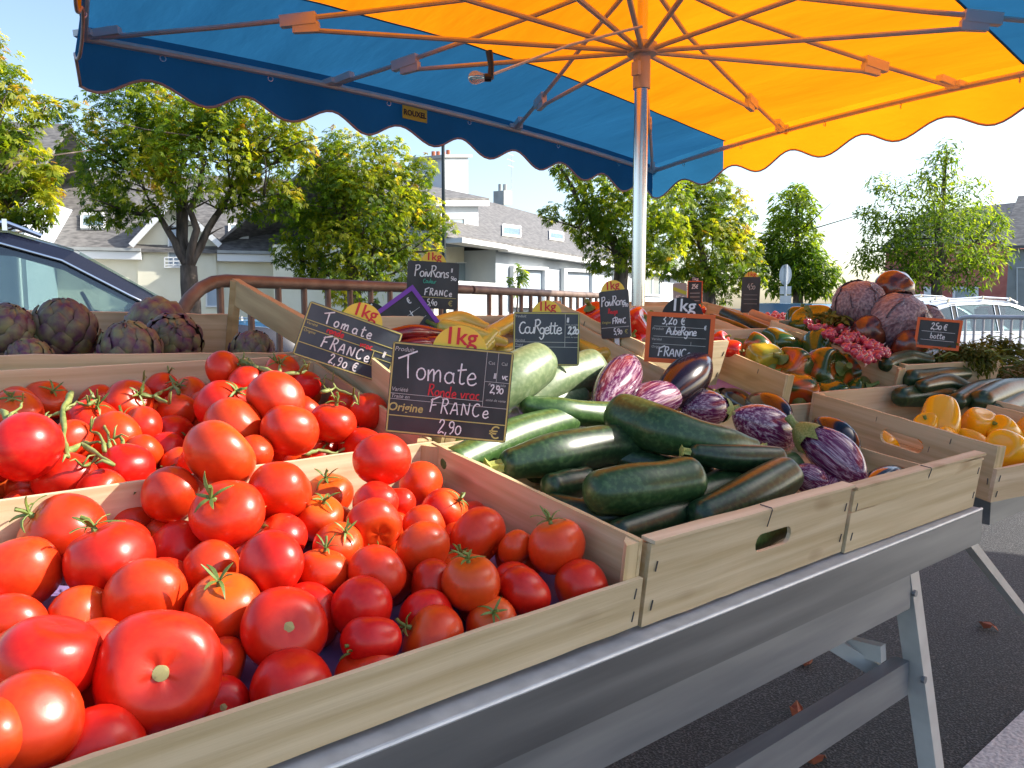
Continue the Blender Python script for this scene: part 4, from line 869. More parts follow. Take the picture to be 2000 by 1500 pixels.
NCR = [0]
def crate(label, org, Wd, D, H, tilt=7.4, yaw=0, roll=0, hf=None, hb=None, hl=None, hr=None, liner=True, lip=False, holes=(), post=None, low=0.0, th=.0055,
          group='wooden crates on the stall', mats=None, open_side=False, crack=False):
    NCR[0] += 1; sd = NCR[0] * 17
    q = (Matrix.Rotation(math.radians(yaw), 4, 'Z') @ Matrix.Rotation(math.radians(tilt), 4, 'X') @ Matrix.Rotation(math.radians(roll), 4, 'Y')).to_quaternion()
    t = thing('wooden_crate', label, 'crate', org, group, q)
    mx, my, mz = mats or (m_woodx, m_woody, m_woodz)
    hf = H if hf is None else hf; hb = H if hb is None else hb; hl = H if hl is None else hl; hr = H if hr is None else hr
    hd = dict(holes)
    def B(nm, m, ax, fix, a0, a1, z0, z1, s, **k):
        mb = MB(); board(mb, ax, fix, th, a0, a1, z0, z1, sd + s, **k); return mb.build(nm, m, t, world=False)
    if crack:
        mb = MB(); zc = hf * .62; n = 14; us = [Wd * k / n for k in range(n + 1)]
        cl = [zc + hf * (.03 + .26 * (u / Wd) ** 1.6) + .0012 * math.sin(u * 90) for u in us]; wv = [.004 * math.sin(u * 6) for u in us]
        mb.strip([(u, 0, 0) for u in us], [(u, 0, c - .0009) for u, c in zip(us, cl)], (0, th, 0)); fb = mb.build('front_board', mx, t, world=False)
        mb = MB(); mb.strip([(u, -w, c + .0010) for u, c, w in zip(us, cl, wv)], [(u, -w * .6, hf - .001 + .004 * math.sin(u * 9)) for u, w in zip(us, wv)], (0, th, 0)); mb.build('split_board', mx, t, world=False)
    else: fb = B('front_board', mx, 0, 0, 0, Wd, .001, hf, 1, hole=hd.get('front'))
    bb = B('back_board', mx, 0, D - th, 0, Wd, .001 + low, hb, 2, hole=hd.get('back'))
    sl = B('side_board', my, 1, 0, th + .0005, D - th - .0005, .001 + low, hl, 3, hole=hd.get('left'))
    if open_side:
        sr = B('side_board', my, 1, Wd - th, th, D - th, .001, hr * .42, 4)
        mb = MB(); board(mb, 1, Wd - th - .012, .016, -.004, D + .004, hr * .73, hr, sd + 8); mb.build('side_rail', m_pine, t, world=False)
    else: sr = B('side_board', my, 1, Wd - th, th + .0005, D - th - .0005, .001 + low, hr, 4, hole=hd.get('right'))
    mb = MB()
    for k in range(5):
        x0 = th + (Wd - 2 * th) * k / 5 + .001; mb.box((x0 + (Wd - 2 * th) / 10 - .001, D / 2, .0035), ((Wd - 2 * th) / 5 - .004, D - 2 * th - .002, .004))
    mb.build('bottom', my, t, world=False)
    if liner:
        mb = MB(); n = 9
        vs = [(th + .004 + (Wd - 2 * th - .008) * i / n, th + .004 + (D - 2 * th - .008) * j / n, .009 + .0025 * mnoise.noise(Vector((i * .9, j * .9, sd)))) for j in range(n + 1) for i in range(n + 1)]
        mb.add(vs, [(j * (n + 1) + i, j * (n + 1) + i + 1, (j + 1) * (n + 1) + i + 1, (j + 1) * (n + 1) + i) for j in range(n) for i in range(n)]); mb.build('liner', m_paper, t, smooth=True, world=False)
    ps = .020; hp = post or H - .002
    for x, s, hh in ((th, 1, max(hl, post or 0)), (Wd - th, -1, max(hr, post or 0))):
        for y, v, h2 in ((th, 1, hf), (D - th, -1, hb)):
            mb = MB(); z = (post or max(hh, min(hh, h2)) - .0015)
            mb.poly([(x + s * .0006, y + v * .0006, .006), (x + s * ps, y + v * .0006, .006), (x + s * (ps * .6), y + v * ps * .6, .006), (x + s * .0006, y + v * ps, .006)], (0, 0, z - .006)); mb.build('corner_post', mz, t, world=False)
    if lip:
        mb = MB(); n = 10; us = [Wd * k / n for k in range(n + 1)]; w_ = [.020 + .0015 * mnoise.noise(Vector((u * 14, sd, 2))) for u in us]
        A_ = [(u, -.004, hf + .0012 + .0012 * mnoise.noise(Vector((u * 8, sd, 9)))) for u in us]; B_ = [(u, -.004 + w, a_[2] - .0004) for u, w, a_ in zip(us, w_, A_)]
        mb.strip(A_, B_, (0, 0, .0042)); mb.build('top_strip', mx, t, world=False)
        mb = MB()
        for u in (Wd * .51,):
            mb.tube([(u, .012, hf + .0058), (u + .001, -.0045, hf + .0062), (u + .001, -.0056, hf + .004), (u + .002, -.0012, hf - .020)], .0008, 5)
        mb.build('wire_tie', m_staple, t, world=False)
    mb = MB()
    for x in (.011, Wd - .011):
        for z in (hf * .25, hf * .72): mb.bar((x, -.0006, z - .006), (x + .002, -.0006, z + .006), .0012, .0012)
    mb.build('staple', m_staple, fb, world=False)
    for s_, x in ((sl, -.0006), (sr, Wd + .0006)):
        mb = MB()
        for y in (.013, D - .013): mb.bar((x, y, H * .3), (x, y + .001, H * .3 + .012), .0012, .0012)
        for y in (D * .22, D * .6): mb.bar((x, y, H * .9), (x, y + .001, H * .9 - .011), .0010, .0010)
        mb.build('staple', m_staple, s_, world=False)
    return t

crate('low-fronted wooden crate of loose round tomatoes at the table edge', (-.03, .568, .842), .667, .425, .1, hf=.058, roll=-.4)
crate('wooden crate with a slotted handle hole, full of dark green courgettes', (.645, .568, .842), .433, .425, .1, lip=True, hr=.055, hl=.098, holes={'front': (.245, .058, .040, .0125)}.items(), liner=False)
crate('wooden crate with a split front board, holding the striped aubergines', (1.084, .566, .840), .44, .425, .097, lip=True, hl=.055, hr=.05, crack=True, yaw=-1.0, liner=False)
crate('wooden crate of yellow bell peppers with a tall side board, next to the aubergines', (1.600, .556, .835), .42, .44, .108, yaw=-11, tilt=8.0, roll=-.5, hr=.092, hf=.066, th=.0075, liner=False, holes={'left': (.20, .062, .05, .015)}.items())
crate('wooden crate of vine tomatoes behind the loose tomatoes', (-.03, 1.000, .893), .667, .435, .105, tilt=13.5, hf=.055, hb=.112, roll=-.6)
crate('tall wooden crate with open slatted side, holding purple artichokes', (-.03, 1.440, .985), .677, .41, .21, tilt=13, hf=.150, hb=.128, hl=.128, hr=.21, post=.208, mats=(m_woodx, m_woody, m_pine), open_side=True, roll=1.6, liner=False, th=.007)
crate('wooden crate of long pale yellow peppers behind the courgettes', (.655, 1.000, .928), .62, .45, .11, tilt=19.5, hf=.05)
crate('wooden crate of big red peppers in front of the parasol pole', (1.285, 1.17, 1.01), .30, .32, .115, tilt=18, hb=.03, hr=.06)
crate('wooden crate of green and orange peppers behind the aubergines', (1.605, 1.010, .926), .41, .42, .122, yaw=-12, tilt=12.9, hf=.05, low=.045)
crate('wooden crate of pink radishes beside the red cabbages', (2.045, .945, .955), .40, .48, .10, yaw=-12, tilt=13)
crate('wooden crate of dark courgettes beside the yellow peppers', (2.035, .44, .835), .45, .44, .09, yaw=-9, tilt=8, liner=False, hf=.05, hl=.10)
crate('wooden crate with a plain front board behind the dark courgettes', (2.36, 1.02, .950), .30, .34, .125, yaw=-12, tilt=11, liner=False, hb=.04, hr=.04)
crate('wooden crate of long dark courgettes behind the green peppers', (1.67, 1.44, 1.025), .40, .38, .09, yaw=-10, tilt=14, liner=False)
crate('small wooden crate of radishes at the very back, beside a dark price board', (2.12, 1.72, 1.06), .42, .36, .10, yaw=-10, tilt=10, liner=False)
crate('wooden crate heaped with dark green herb bunches', (2.50, .42, .845), .62, .52, .10, yaw=-9, tilt=9, liner=False)
crate('wooden crate under the heap of red cabbages', (2.46, 1.36, .955), .62, .45, .06, yaw=-12, tilt=5, liner=False)

# ------------------------------------------------------------------ tomatoes
def sphere_grid(fn, nu=28, nv=18):
    vs, fs = [], []
    for j in range(nv + 1):
        for i in range(nu): vs.append(fn(2 * math.pi * i / nu, math.pi * j / nv))
    for j in range(nv):
        for i in range(nu): fs.append((j * nu + i, j * nu + (i + 1) % nu, (j + 1) * nu + (i + 1) % nu, (j + 1) * nu + i))
    mb = MB(); mb.add(vs, fs); return mb
def tomato_mesh(seed, flat=.86, lobes=0.02, nl=5, dim=.13):
    r = random.Random(seed); ph = r.random() * 6; e = r.uniform(-.05, .05); tx, ty = r.uniform(-.05, .05), r.uniform(-.05, .05)
    def fn(a, b):
        R = 1 + lobes * math.cos(nl * a + ph) * math.sin(b) ** 1.0 + lobes * .7 * math.cos((nl - 2) * a + ph * 2)
        rr = math.sin(b) ** .88 if math.sin(b) > 0 else 0
        z = math.cos(b) * flat; top = math.exp(-(b / .42) ** 2); z -= dim * top * (1 + .5 * lobes / .02 * .12 * math.cos(nl * a + ph)); z += .03 * math.exp(-((math.pi - b) / .3) ** 2)
        return (rr * R * math.cos(a) * (1 + e) + tx * z, rr * R * math.sin(a) * (1 - e) + ty * z, z)
    mb = sphere_grid(fn)
    return mb.mesh('tomato', m_tomato if seed % 3 else m_tomato2, smooth=True)
TOM = [tomato_mesh(k, flat=.80 + .035 * (k % 5), lobes=.006 + .007 * (k % 4)) for k in range(9)]
BEEF = [tomato_mesh(31, flat=.76, lobes=.026, nl=4, dim=.24), tomato_mesh(34, flat=.78, lobes=.028, nl=5, dim=.18)]
def calyx_mesh(seed, stalk=True):
    r = random.Random(seed); mb = MB(); z0 = .80
    for k in range(5 + seed % 2):
        a = 2 * math.pi * k / (5 + seed % 2) + r.gauss(0, .2); L = r.uniform(.45, .78); lift = r.uniform(-.10, .55); pts = []
        for q in (0, .2, .45, .7, .9, 1):
            x = .04 + L * q * (1 - .12 * q * (k % 3)); z = .93 * math.sqrt(max(.02, 1 - x ** 2.2)) - .07 * math.exp(-(x / .2) ** 2) + .015 + max(-.02, lift) * q * 1.1; pts.append((x, z, .052 * math.sin(math.pi * (.22 + .77 * q)) + .004))
        c, s = math.cos(a), math.sin(a); curl = r.gauss(0, .30)
        A_ = [(c * x - s * (w + curl * x * x), s * x + c * (w + curl * x * x), z) for x, z, w in pts]; B_ = [(c * x - s * (-w + curl * x * x), s * x + c * (-w + curl * x * x), z + .01) for x, z, w in pts]
        mb.strip(A_, B_, (0, 0, .022))
    if stalk:
        L = r.uniform(.25, .5); mb.tube([(0, 0, z0 - .05), (.02, 0, z0 + .12), (r.gauss(0, .08), r.gauss(0, .08), z0 + .1 + L * .6), (r.gauss(0, .16), r.gauss(0, .16), z0 + .1 + L)], [.10, .065, .055, .062], 8)
    else: mb.tube([(0, 0, z0 - .1), (0, 0, z0 + .05)], [.1, .08], 8)
    return mb.mesh('calyx', m_calyx, smooth='auto')
CAL = [calyx_mesh(k, k % 4 != 3) for k in range(7)]
mb = MB(); mb.tube([(0, 0, .46), (0, 0, .555), (0, 0, .575), (0, 0, .555)], [.15, .125, .085, .03], 14); SCAR = mb.mesh('stem_scar', m_scar, smooth='auto')

# (photo x, y, radius, height above the crate floor of the centre, what shows: c dx dy = calyx, s dx dy = bare scar, label)
TA = [
 (312, 1312, 116, .085, 's', .02, -.05, 'biggest ribbed beef tomato, its pale stem scar facing the viewer'),
 (96, 1285, 96, .07, '', 0, 0, 'large smooth tomato next to the biggest beef tomato'),
 (62, 1408, 92, .06, '', 0, 0, 'orange-red tomato half shaded, below the large smooth one at the picture edge'),
 (-25, 1440, 75, .085, '', 0, 0, 'orange-red tomato cut by the picture edge at the front board'),
 (188, 1478, 92, .035, '', 0, 0, 'dark shaded tomato under the biggest beef tomato at the front board'),
 (22, 1225, 66, .04, '', 0, 0, 'tomato cut by the picture edge over the violet paper'),
 (38, 1122, 72, .05, '', 0, 0, 'round tomato at the picture edge below the plank of the crate behind'),
 (122, 1042, 78, .06, 'c', -.75, .62, 'tomato against the back plank with a dry sepal on its shoulder'),
 (214, 1094, 80, .06, 'c', -.35, .92, 'egg-shaped tomato with a withered calyx on top, above the violet paper'),
 (284, 1168, 76, .05, '', 0, 0, 'bright tomato right behind the biggest beef tomato'),
 (437, 1190, 74, .045, 'c', -.1, .80, 'sunlit tomato with a spidery upright green calyx'),
 (556, 1228, 80, .05, 's', .15, .05, 'shaded tomato with a round yellow-green scar facing the viewer'),
 (603, 1203, 64, .035, '', 0, 0, 'tomato tucked behind the one with the yellow-green scar'),
 (570, 1345, 80, .030, '', 0, 0, 'dull dark tomato lying low at the front board'),
 (437, 1298, 52, .035, '', 0, 0, 'small shaded tomato wedged beside the biggest beef tomato'),
 (432, 1378, 55, .025, 's', .1, -.1, 'small tomato with a dark blossom spot at the front board'),
 (530, 1100, 64, .075, '', 0, 0, 'smooth oval tomato in the middle of the heap, half in shadow'),
 (412, 1110, 55, .05, '', 0, 0, 'tomato behind the spidery calyx, shadow across it'),
 (345, 1075, 56, .035, '', 0, 0, 'dark tomato in the gap under the calyx-topped pair'),
 (258, 1015, 54, .04, 'c', .1, .9, 'dark tomato with dry sepals at the back plank'),
 (332, 965, 54, .085, '', 0, 0, 'shaded tomato leaning on the one with the star-shaped calyx'),
 (444, 1003, 69, .085, 'c', -.42, .52, 'sunlit tomato wearing a long curled star-shaped calyx'),
 (430, 890, 71, .125, '', 0, 0, 'large sunlit tomato crowning the heap above the star-shaped calyx'),
 (497, 885, 36, .09, '', 0, 0, 'small tomato peeping out behind the crowning tomato'),
 (544, 960, 60, .09, '', 0, 0, 'glossy tomato just below the crowning tomato'),
 (548, 1052, 52, .055, '', 0, 0, 'tomato behind the smooth oval one'),
 (630, 1115, 50, .06, '', 0, 0, 'bright tomato with a square highlight, beside the smooth oval one'),
 (660, 1068, 48, .06, 'c', .35, .6, 'tomato with thread-like sepals in the middle of the heap'),
 (625, 1012, 48, .06, 'c', .2, .75, 'sunlit tomato under the back plank with a brown sepal'),
 (642, 968, 46, .045, 'c', -.1, .8, 'tomato in the back corner with a spiky calyx against the plank'),
 (730, 1025, 53, .075, 's', .25, -.55, 'ribbed sunlit tomato with its pale scar pointing down'),
 (733, 985, 46, .07, '', 0, 0, 'sunlit tomato behind the ribbed one'),
 (778, 985, 34, .06, '', 0, 0, 'half shaded tomato behind the ribbed one, next to the side board'),
 (746, 897, 53, .115, '', 0, 0, 'upright oval tomato perched in the corner under the front price board'),
 (822, 945, 43, .06, '', 0, 0, 'dark tomato in the corner under the side board'),
 (868, 1000, 46, .05, 'c', .7, .55, 'tomato with an arc of sunlight and a curled sepal'),
 (828, 1032, 44, .06, '', 0, 0, 'tomato split between sun and shadow near the side board'),
 (826, 1072, 54, .065, '', 0, 0, 'shaded oval tomato in front of the sun and shadow one'),
 (933, 1048, 58, .055, '', 0, 0, 'large dark tomato leaning on the side board'),
 (735, 1122, 58, .065, '', 0, 0, 'tomato half lit on its shoulder in the middle of the shaded part'),
 (1087, 1066, 56, .065, 'c', -.25, .93, 'shaded tomato with a looped stalk, highest at the front corner'),
 (1006, 1070, 36, .055, '', 0, 0, 'small dark tomato between the looped stalk one and the side board'),
 (1135, 1150, 56, .035, '', 0, 0, 'dark tomato in the front corner of the crate'),
 (920, 1138, 57, .065, 'c', -.1, .84, 'shaded round tomato with a small upright calyx'),
 (1025, 1157, 54, .045, '', 0, 0, 'shaded tomato beside the front corner one'),
 (842, 1143, 50, .045, '', 0, 0, 'dark tomato behind the one with the small upright calyx'),
 (706, 1187, 60, .05, '', 0, 0, 'shaded tomato with a blue sky sheen in the middle of the front rows'),
 (832, 1203, 52, .04, '', 0, 0, 'dark tomato below the one with the small upright calyx'),
 (725, 1250, 56, .04, '', 0, 0, 'shaded tomato with a squared shoulder near the front board'),
 (845, 1248, 64, .03, 'c', -.85, .45, 'wide shaded tomato with a stub of calyx, at the front board'),
 (960, 1218, 50, .03, 'c', .1, .45, 'tomato with a flat star calyx at the front board'),
 (715, 1318, 64, .025, 'c', -.4, .75, 'tomato at the front board with a broken dry calyx'),
]
TB = [
 (50, 872, 68, .10, '', 0, 0, 'large vine tomato at the picture edge, shining'),
 (-8, 905, 40, .07, '', 0, 0, 'vine tomato cut by the picture edge'),
 (30, 808, 48, .07, 'c', -.1, .7, 'vine tomato with a forked green stalk at the picture edge'),
 (92, 782, 40, .05, 'c', .3, .5, 'dark vine tomato against the back plank near the picture edge'),
 (128, 940, 58, .06, '', 0, 0, 'vine tomato resting on the front edge below the branching stalk'),
 (182, 826, 48, .06, 'c', .2, .75, 'vine tomato behind the branching green stalk'),
 (222, 858, 52, .055, '', 0, 0, 'vine tomato under the tangle of green stalks'),
 (188, 785, 36, .045, '', 0, 0, 'dark vine tomato in shadow at the back plank'),
 (252, 785, 44, .07, 'c', .45, .35, 'large dark vine tomato with a curled calyx at the back plank'),
 (368, 775, 38, .055, 'c', -.5, .6, 'dark vine tomato at the end of the shaded truss'),
 (346, 806, 37, .065, '', 0, 0, 'vine tomato with a small sun spot below the shaded truss'),
 (274, 835, 43, .06, '', 0, 0, 'sunlit vine tomato in the middle of the crate behind'),
 (335, 852, 42, .05, 'c', .75, -.2, 'vine tomato crossed by a shadow, above the pair of small ones'),
 (322, 882, 38, .045, '', 0, 0, 'smaller vine tomato partly under the crossed one'),
 (348, 910, 34, .04, '', 0, 0, 'vine tomato peeping over the divider plank'),
 (248, 912, 50, .045, '', 0, 0, 'vine tomato at the divider plank beside the tangled stalks'),
 (60, 955, 42, .03, '', 0, 0, 'flat lying vine tomato at the divider plank by the picture edge'),
 (278, 885, 36, .045, '', 0, 0, 'half hidden vine tomato behind the tangled stalks'),
 (438, 722, 38, .125, 'c', .85, .3, 'topmost dark vine tomato under the artichokes'),
 (482, 748, 34, .11, '', 0, 0, 'vine tomato below the topmost dark one'),
 (552, 726, 34, .10, 'c', -.3, .6, 'dark vine tomato at the end of the high truss, by the slanted price board'),
 (598, 752, 28, .085, '', 0, 0, 'small vine tomato under the slanted price board'),
 (436, 795, 52, .085, 'c', .55, .6, 'vine tomato with a cut green stub, beside the stacked pair'),
 (456, 832, 54, .09, '', 0, 0, 'big vine tomato shading its neighbour, in front of the one with a green stub'),
 (540, 778, 54, .125, '', 0, 0, 'vine tomato on top of the heap beside the slanted price board'),
 (567, 840, 56, .11, '', 0, 0, 'roundest vine tomato at the front of the heap with one bright highlight'),
 (650, 826, 46, .085, 'c', .2, .95, 'vine tomato with threadlike stalk, beside the roundest one'),
 (720, 803, 36, .075, '', 0, 0, 'sunlit vine tomato touching the front price board'),
 (668, 790, 28, .06, '', 0, 0, 'vine tomato hidden behind the threadlike stalk'),
 (505, 870, 30, .05, '', 0, 0, 'vine tomato low in the gap beside the crowning loose tomato'),
 (690, 872, 34, .035, '', 0, 0, 'vine tomato low at the divider plank under the front price board'),
 (620, 895, 32, .03, '', 0, 0, 'vine tomato at the divider plank under green stalk ends'),
 (410, 862, 36, .05, '', 0, 0, 'vine tomato behind the crowning loose tomato'),
 (140, 860, 40, .05, '', 0, 0, 'vine tomato directly beneath the branching stalk'),
]
def heap(items, z0, y0, k, ymin, meshes, group, seed, floor=.0):
    r = random.Random(seed); n = len(items)
    T, R0 = [], []
    for (x, y, pr, hz, *_r) in items:
        t = depth_of(on_slope(x, y, z0 + hz, y0, k)); R_ = pr / FPX * t
        for _ in range(200):
            if (EYE + ray(x, y) * t).y - R_ * .95 < ymin: t *= 1.004; R_ = pr / FPX * t
            else: break
        T.append(t); R0.append(pr / FPX)
    T0 = list(T); D_ = [ray(i[0], i[1]) for i in items]
    for _ in range(120):
        for a in range(n):
            for b in range(a + 1, n):
                pa, pb = D_[a] * T[a], D_[b] * T[b]; d = (pa - pb).length; s = .93 * .97 * (R0[a] * T[a] + R0[b] * T[b])
                if d < s:
                    e = (s - d) * .25
                    hi, lo = (a, b) if T[a] > T[b] else (b, a)
                    T[hi] = min(T[hi] + e, T0[hi] * 1.10); T[lo] = max(T[lo] - e, T0[lo] * .91)
    for i in range(n):
        for _ in range(300):
            if (EYE + D_[i] * T[i]).y - R0[i] * T[i] < ymin: T[i] *= 1.004
            else: break
    for i, (x, y, pr, hz, kind, dx, dy, lab) in enumerate(items):
        c = EYE + D_[i] * T[i]; R_ = R0[i] * T[i]
        v = -(D_[i].normalized()); rx = Vector((0, 0, 1)).cross(v).normalized(); uy = v.cross(rx)
        if kind: nrm = rx * dx + uy * dy + v * math.sqrt(max(.02, 1 - dx * dx - dy * dy))
        else:
            nrm = (-v * .5 + Vector((r.gauss(0, 1), r.gauss(0, 1), r.gauss(0, .7)))).normalized()
            if nrm.dot(v) > .25: nrm -= v * (nrm.dot(v) - .1)
        q = nrm.normalized().to_track_quat('Z', 'Y'); q = q @ Euler((0, 0, r.random() * 6)).to_quaternion()
        me = BEEF[0] if pr > 110 else (BEEF[1] if kind == 's' and dy < -.5 else r.choice(meshes))
        if kind == 's' and me not in BEEF: me = TOM[0]
        o = tag(put('tomato', me), lab, 'tomato', group); o.location = c; o.rotation_mode = 'QUATERNION'; o.rotation_quaternion = q; R_ *= 1.035; o.scale = (R_, R_, R_)
        if not kind and pr < 75 and r.random() < .18:
            a_ = r.uniform(.5, 2.6); nrm = rx * math.cos(a_) * .86 + uy * math.sin(a_) * .86 + v * .25
            o.rotation_quaternion = nrm.normalized().to_track_quat('Z', 'Y') @ Euler((0, 0, r.random() * 6)).to_quaternion(); kind = 'c'
        if kind == 'c':
            cx_ = put('calyx', CAL[i % 7], o); cx_.scale = (.86, .86, 1)
        if kind == 's':
            sc_ = put('stem_scar', SCAR, o); sc_.location.z = 0 if me in BEEF else .118
    return [(EYE + D_[i] * T[i], R0[i] * T[i] * 1.04) for i in range(n)]
def fill(placed, x0, x1, ya, yb, z0, k, label, group, seed, skip=lambda x, y: False, levels=(0,)):
    r = random.Random(seed); pl = list(placed); done = 0
    for lev in levels:
        y = ya
        while y < yb:
            x = x0 + r.uniform(0, .03)
            while x < x1:
                R_ = r.uniform(.029, .034); c = Vector((x + r.uniform(-.008, .008), y + r.uniform(-.008, .008), 0)); c.z = z0 + k * (c.y - ya + .03) + R_ + lev
                if not skip(c.x, c.y) and all((c - p).length > .74 * (R_ + q) for p, q in pl):
                    o = tag(put('tomato', r.choice(TOM)), label, 'tomato', group); o.location = c; o.scale = (R_,) * 3; o.rotation_euler = (r.uniform(-2, 2), r.uniform(-2, 2), r.random() * 6)
                    if r.random() < .35: put('calyx', CAL[done % 7], o)
                    pl.append((c, R_)); done += 1
                x += .026
            y += .026
pa = heap(TA, .852, .568, .13, .574, TOM, 'loose round tomatoes', 5)
pb = heap(TB, .915, 1.0, .24, 1.008, TOM, 'vine tomatoes', 9)

patch_ = on_slope(110, 1200, .852, .568, .13)
fill(pa, -.01, .60, .604, .955, .850, .13, 'red tomato low in the front crate, filling a gap between the piled ones', 'lower loose tomatoes', 2, lambda x, y: math.hypot(x - patch_.x, y - patch_.y) < .085)
fill(pb, -.01, .60, 1.04, 1.40, .905, .24, 'red tomato low in the vine tomato crate, filling a gap between the others', 'lower vine tomatoes', 3, levels=(0, .035))

def stalks(label, paths, zoff, r0=.0042, zbase=.915, y0=1.0, k=.24):
    P0 = on_slope(paths[0][0][0], paths[0][0][1], zbase + zoff, y0, k)
    t = thing('tomato_stalk', label, 'stalk', P0, 'green stalks of the vine tomatoes'); rr = random.Random(int(paths[0][0][0]))
    mb = MB()
    for j, path in enumerate(paths):
        pts = [on_slope(x, y, zbase + zoff + .004 * rr.gauss(0, 1), y0, k) for x, y in path]
        sm = []
        for i in range(len(pts) - 1):
            for q in range(4): sm.append(pts[i].lerp(pts[i + 1], q / 4) + Vector((rr.gauss(0, 1), rr.gauss(0, 1), rr.gauss(0, 1))) * .0008)
        sm.append(pts[-1]); r_ = r0 * (1 if j == 0 else .62)
        mb.tube(sm, [r_ * (1 + .25 * math.sin(i * 1.3)) * (1 - .5 * i / len(sm)) for i in range(len(sm))], 7)
        for s in range(1 if j == 0 else 2):
            a = sm[-1]; d = Vector((rr.gauss(0, 1), rr.gauss(0, 1), abs(rr.gauss(0, 1)))).normalized()
            mb.tube([a, a + d * .012 + Vector((0, 0, .004)), a + d * .022 + Vector((0, 0, -.002))], [r_ * .6, r_ * .5, .0006], 5)
    mb.build('stem', m_vine, t, smooth=True)
stalks('thick branching green stalk lying over the vine tomatoes near the picture edge', [[(138, 768), (122, 800), (126, 850), (134, 893)], [(122, 805), (98, 812), (84, 830)], [(126, 800), (150, 785), (172, 792)], [(172, 792), (190, 780)]], .105)
stalks('tangle of thin green stalks at the front of the vine tomatoes', [[(124, 885), (160, 868), (195, 890), (222, 908)], [(160, 868), (190, 862), (232, 880)], [(205, 882), (196, 850), (176, 842)], [(215, 880), (212, 850), (203, 825)], [(240, 870), (236, 850), (222, 858)], [(195, 890), (180, 905), (160, 910)]], .085)
stalks('shaded curly truss between two dark vine tomatoes', [[(270, 772), (300, 775), (330, 788)], [(300, 775), (325, 760), (350, 752)], [(350, 768), (335, 745), (330, 728)], [(275, 768), (280, 745)]], .085, .0045)
stalks('dark green truss high up between the topmost vine tomatoes', [[(470, 705), (500, 718), (540, 730), (585, 728)], [(500, 718), (485, 700), (478, 712)], [(545, 728), (548, 712)], [(585, 728), (600, 722)]], .135, .005)
stalks('thin stalk ends beside the slanted price board', [[(628, 765), (655, 760), (690, 772)], [(655, 760), (650, 745)], [(690, 772), (700, 790)], [(640, 765), (632, 752)]], .10, .0032)
stalks('stalk ends showing at the divider plank under the front price board', [[(590, 888), (625, 880), (655, 886), (690, 872)], [(625, 880), (640, 868)], [(690, 872), (696, 850)]], .055, .0035)
stalks('forked green stalk at the picture edge', [[(5, 800), (20, 835), (18, 845)], [(14, 815), (36, 800), (44, 785)], [(30, 808), (40, 830)]], .115, .0036)

# ------------------------------------------------------------------ courgettes
def smooth_path(pts, rad, n=16):
    k = len(pts); out, ro = [], []
    for i in range(n + 1):
        t = i / n * (k - 1); j = min(int(t), k - 2); f = t - j
        p0, p1, p2, p3 = pts[max(j - 1, 0)], pts[j], pts[j + 1], pts[min(j + 2, k - 1)]
        out.append(0.5 * ((2 * p1) + (p2 - p0) * f + (2 * p0 - 5 * p1 + 4 * p2 - p3) * f * f + (3 * p1 - p0 - 3 * p2 + p3) * f ** 3))
        ro.append(rad[j] + (rad[j + 1] - rad[j]) * (f * f * (3 - 2 * f)))
    return out, ro
def round_ends(pts, rad, e0=True, e1=True, k=.8, steps=5):
    def cap(p, d, r, on):
        if not on: return [(p, r)]
        return [(p + d * r * k * math.sin(a), r * max(.12, math.cos(a))) for a in [math.pi / 2 * i / steps for i in range(1, steps + 1)]]
    d0 = (pts[0] - pts[1]).normalized(); d1 = (pts[-1] - pts[-2]).normalized(); P_, R_ = list(pts), list(rad)
    if e0:
        c = cap(pts[0], d0, rad[0], True)[::-1]; P_ = [q[0] for q in c] + P_; R_ = [q[1] for q in c] + R_
    if e1:
        c = cap(pts[-1], d1, rad[-1], True); P_ += [q[0] for q in c]; R_ += [q[1] for q in c]
    return P_, R_
def star_stalk(p, d, r, L, parent, mat, flare=1.25):
    d = d.normalized(); a = d.orthogonal().normalized(); b = d.cross(a); mb = MB(); vs = []; n = 10
    for s, (h, f) in enumerate(((-.25, .85), (.25, .72), (.75, .72), (1.0, flare))):
        for i in range(n):
            q = 2 * math.pi * i / n; w = r * f * ((1.12 if i % 2 == 0 else .80) if s else 1)
            vs.append(p + d * L * h + (a * math.cos(q) + b * math.sin(q)) * w)
    fs = [(s * n + i, s * n + (i + 1) % n, (s + 1) * n + (i + 1) % n, (s + 1) * n + i) for s in range(3) for i in range(n)] + [tuple(range(3 * n, 4 * n))]
    mb.add(vs, fs); return mb.build('stalk', mat, parent)
def courgette(label, path, mat, stalk=0, zb=.848, y0=.568, k=.13, group='courgettes', cat='courgette', flip=False, name='courgette', stalk_len=1.0, pts=None):
    """path of (photo x, y, radius, height above the crate floor); stalk 0 start, 1 end, None hidden"""
    pts = pts or [on_slope(x, y, zb + h, y0, k) for x, y, r, h in path]; rad = [p_[2] / FPX * depth_of(q) for p_, q in zip(path, pts)]
    sp, sr = smooth_path(pts, rad); P_, R_ = round_ends(sp, sr)
    base = sp[len(sp) // 2]; t = thing(name, label, cat, base, group)
    mb = MB(); R_ = [q * (1 + .035 * math.sin(i * .55 + len(label))) for i, q in enumerate(R_)]; mb.tube(P_, R_, 30, lob=.022, nl=5); mb.build('fruit', mat, t, smooth=True)
    if stalk is not None:
        p, d, r = (sp[0], sp[0] - sp[1], sr[0]) if stalk == 0 else (sp[-1], sp[-1] - sp[-2], sr[-1])
        star_stalk(p + d.normalized() * r * .75, d, r * .52, r * 1.0 * stalk_len, t, m_courstem)
    return t
CG = 'courgettes in the handled crate'
courgette('pale fat courgette pointing up in front of the courgette price board', [(940, 785, 46, .13), (990, 748, 49, .16), (1048, 712, 45, .185)], m_cour3, None)
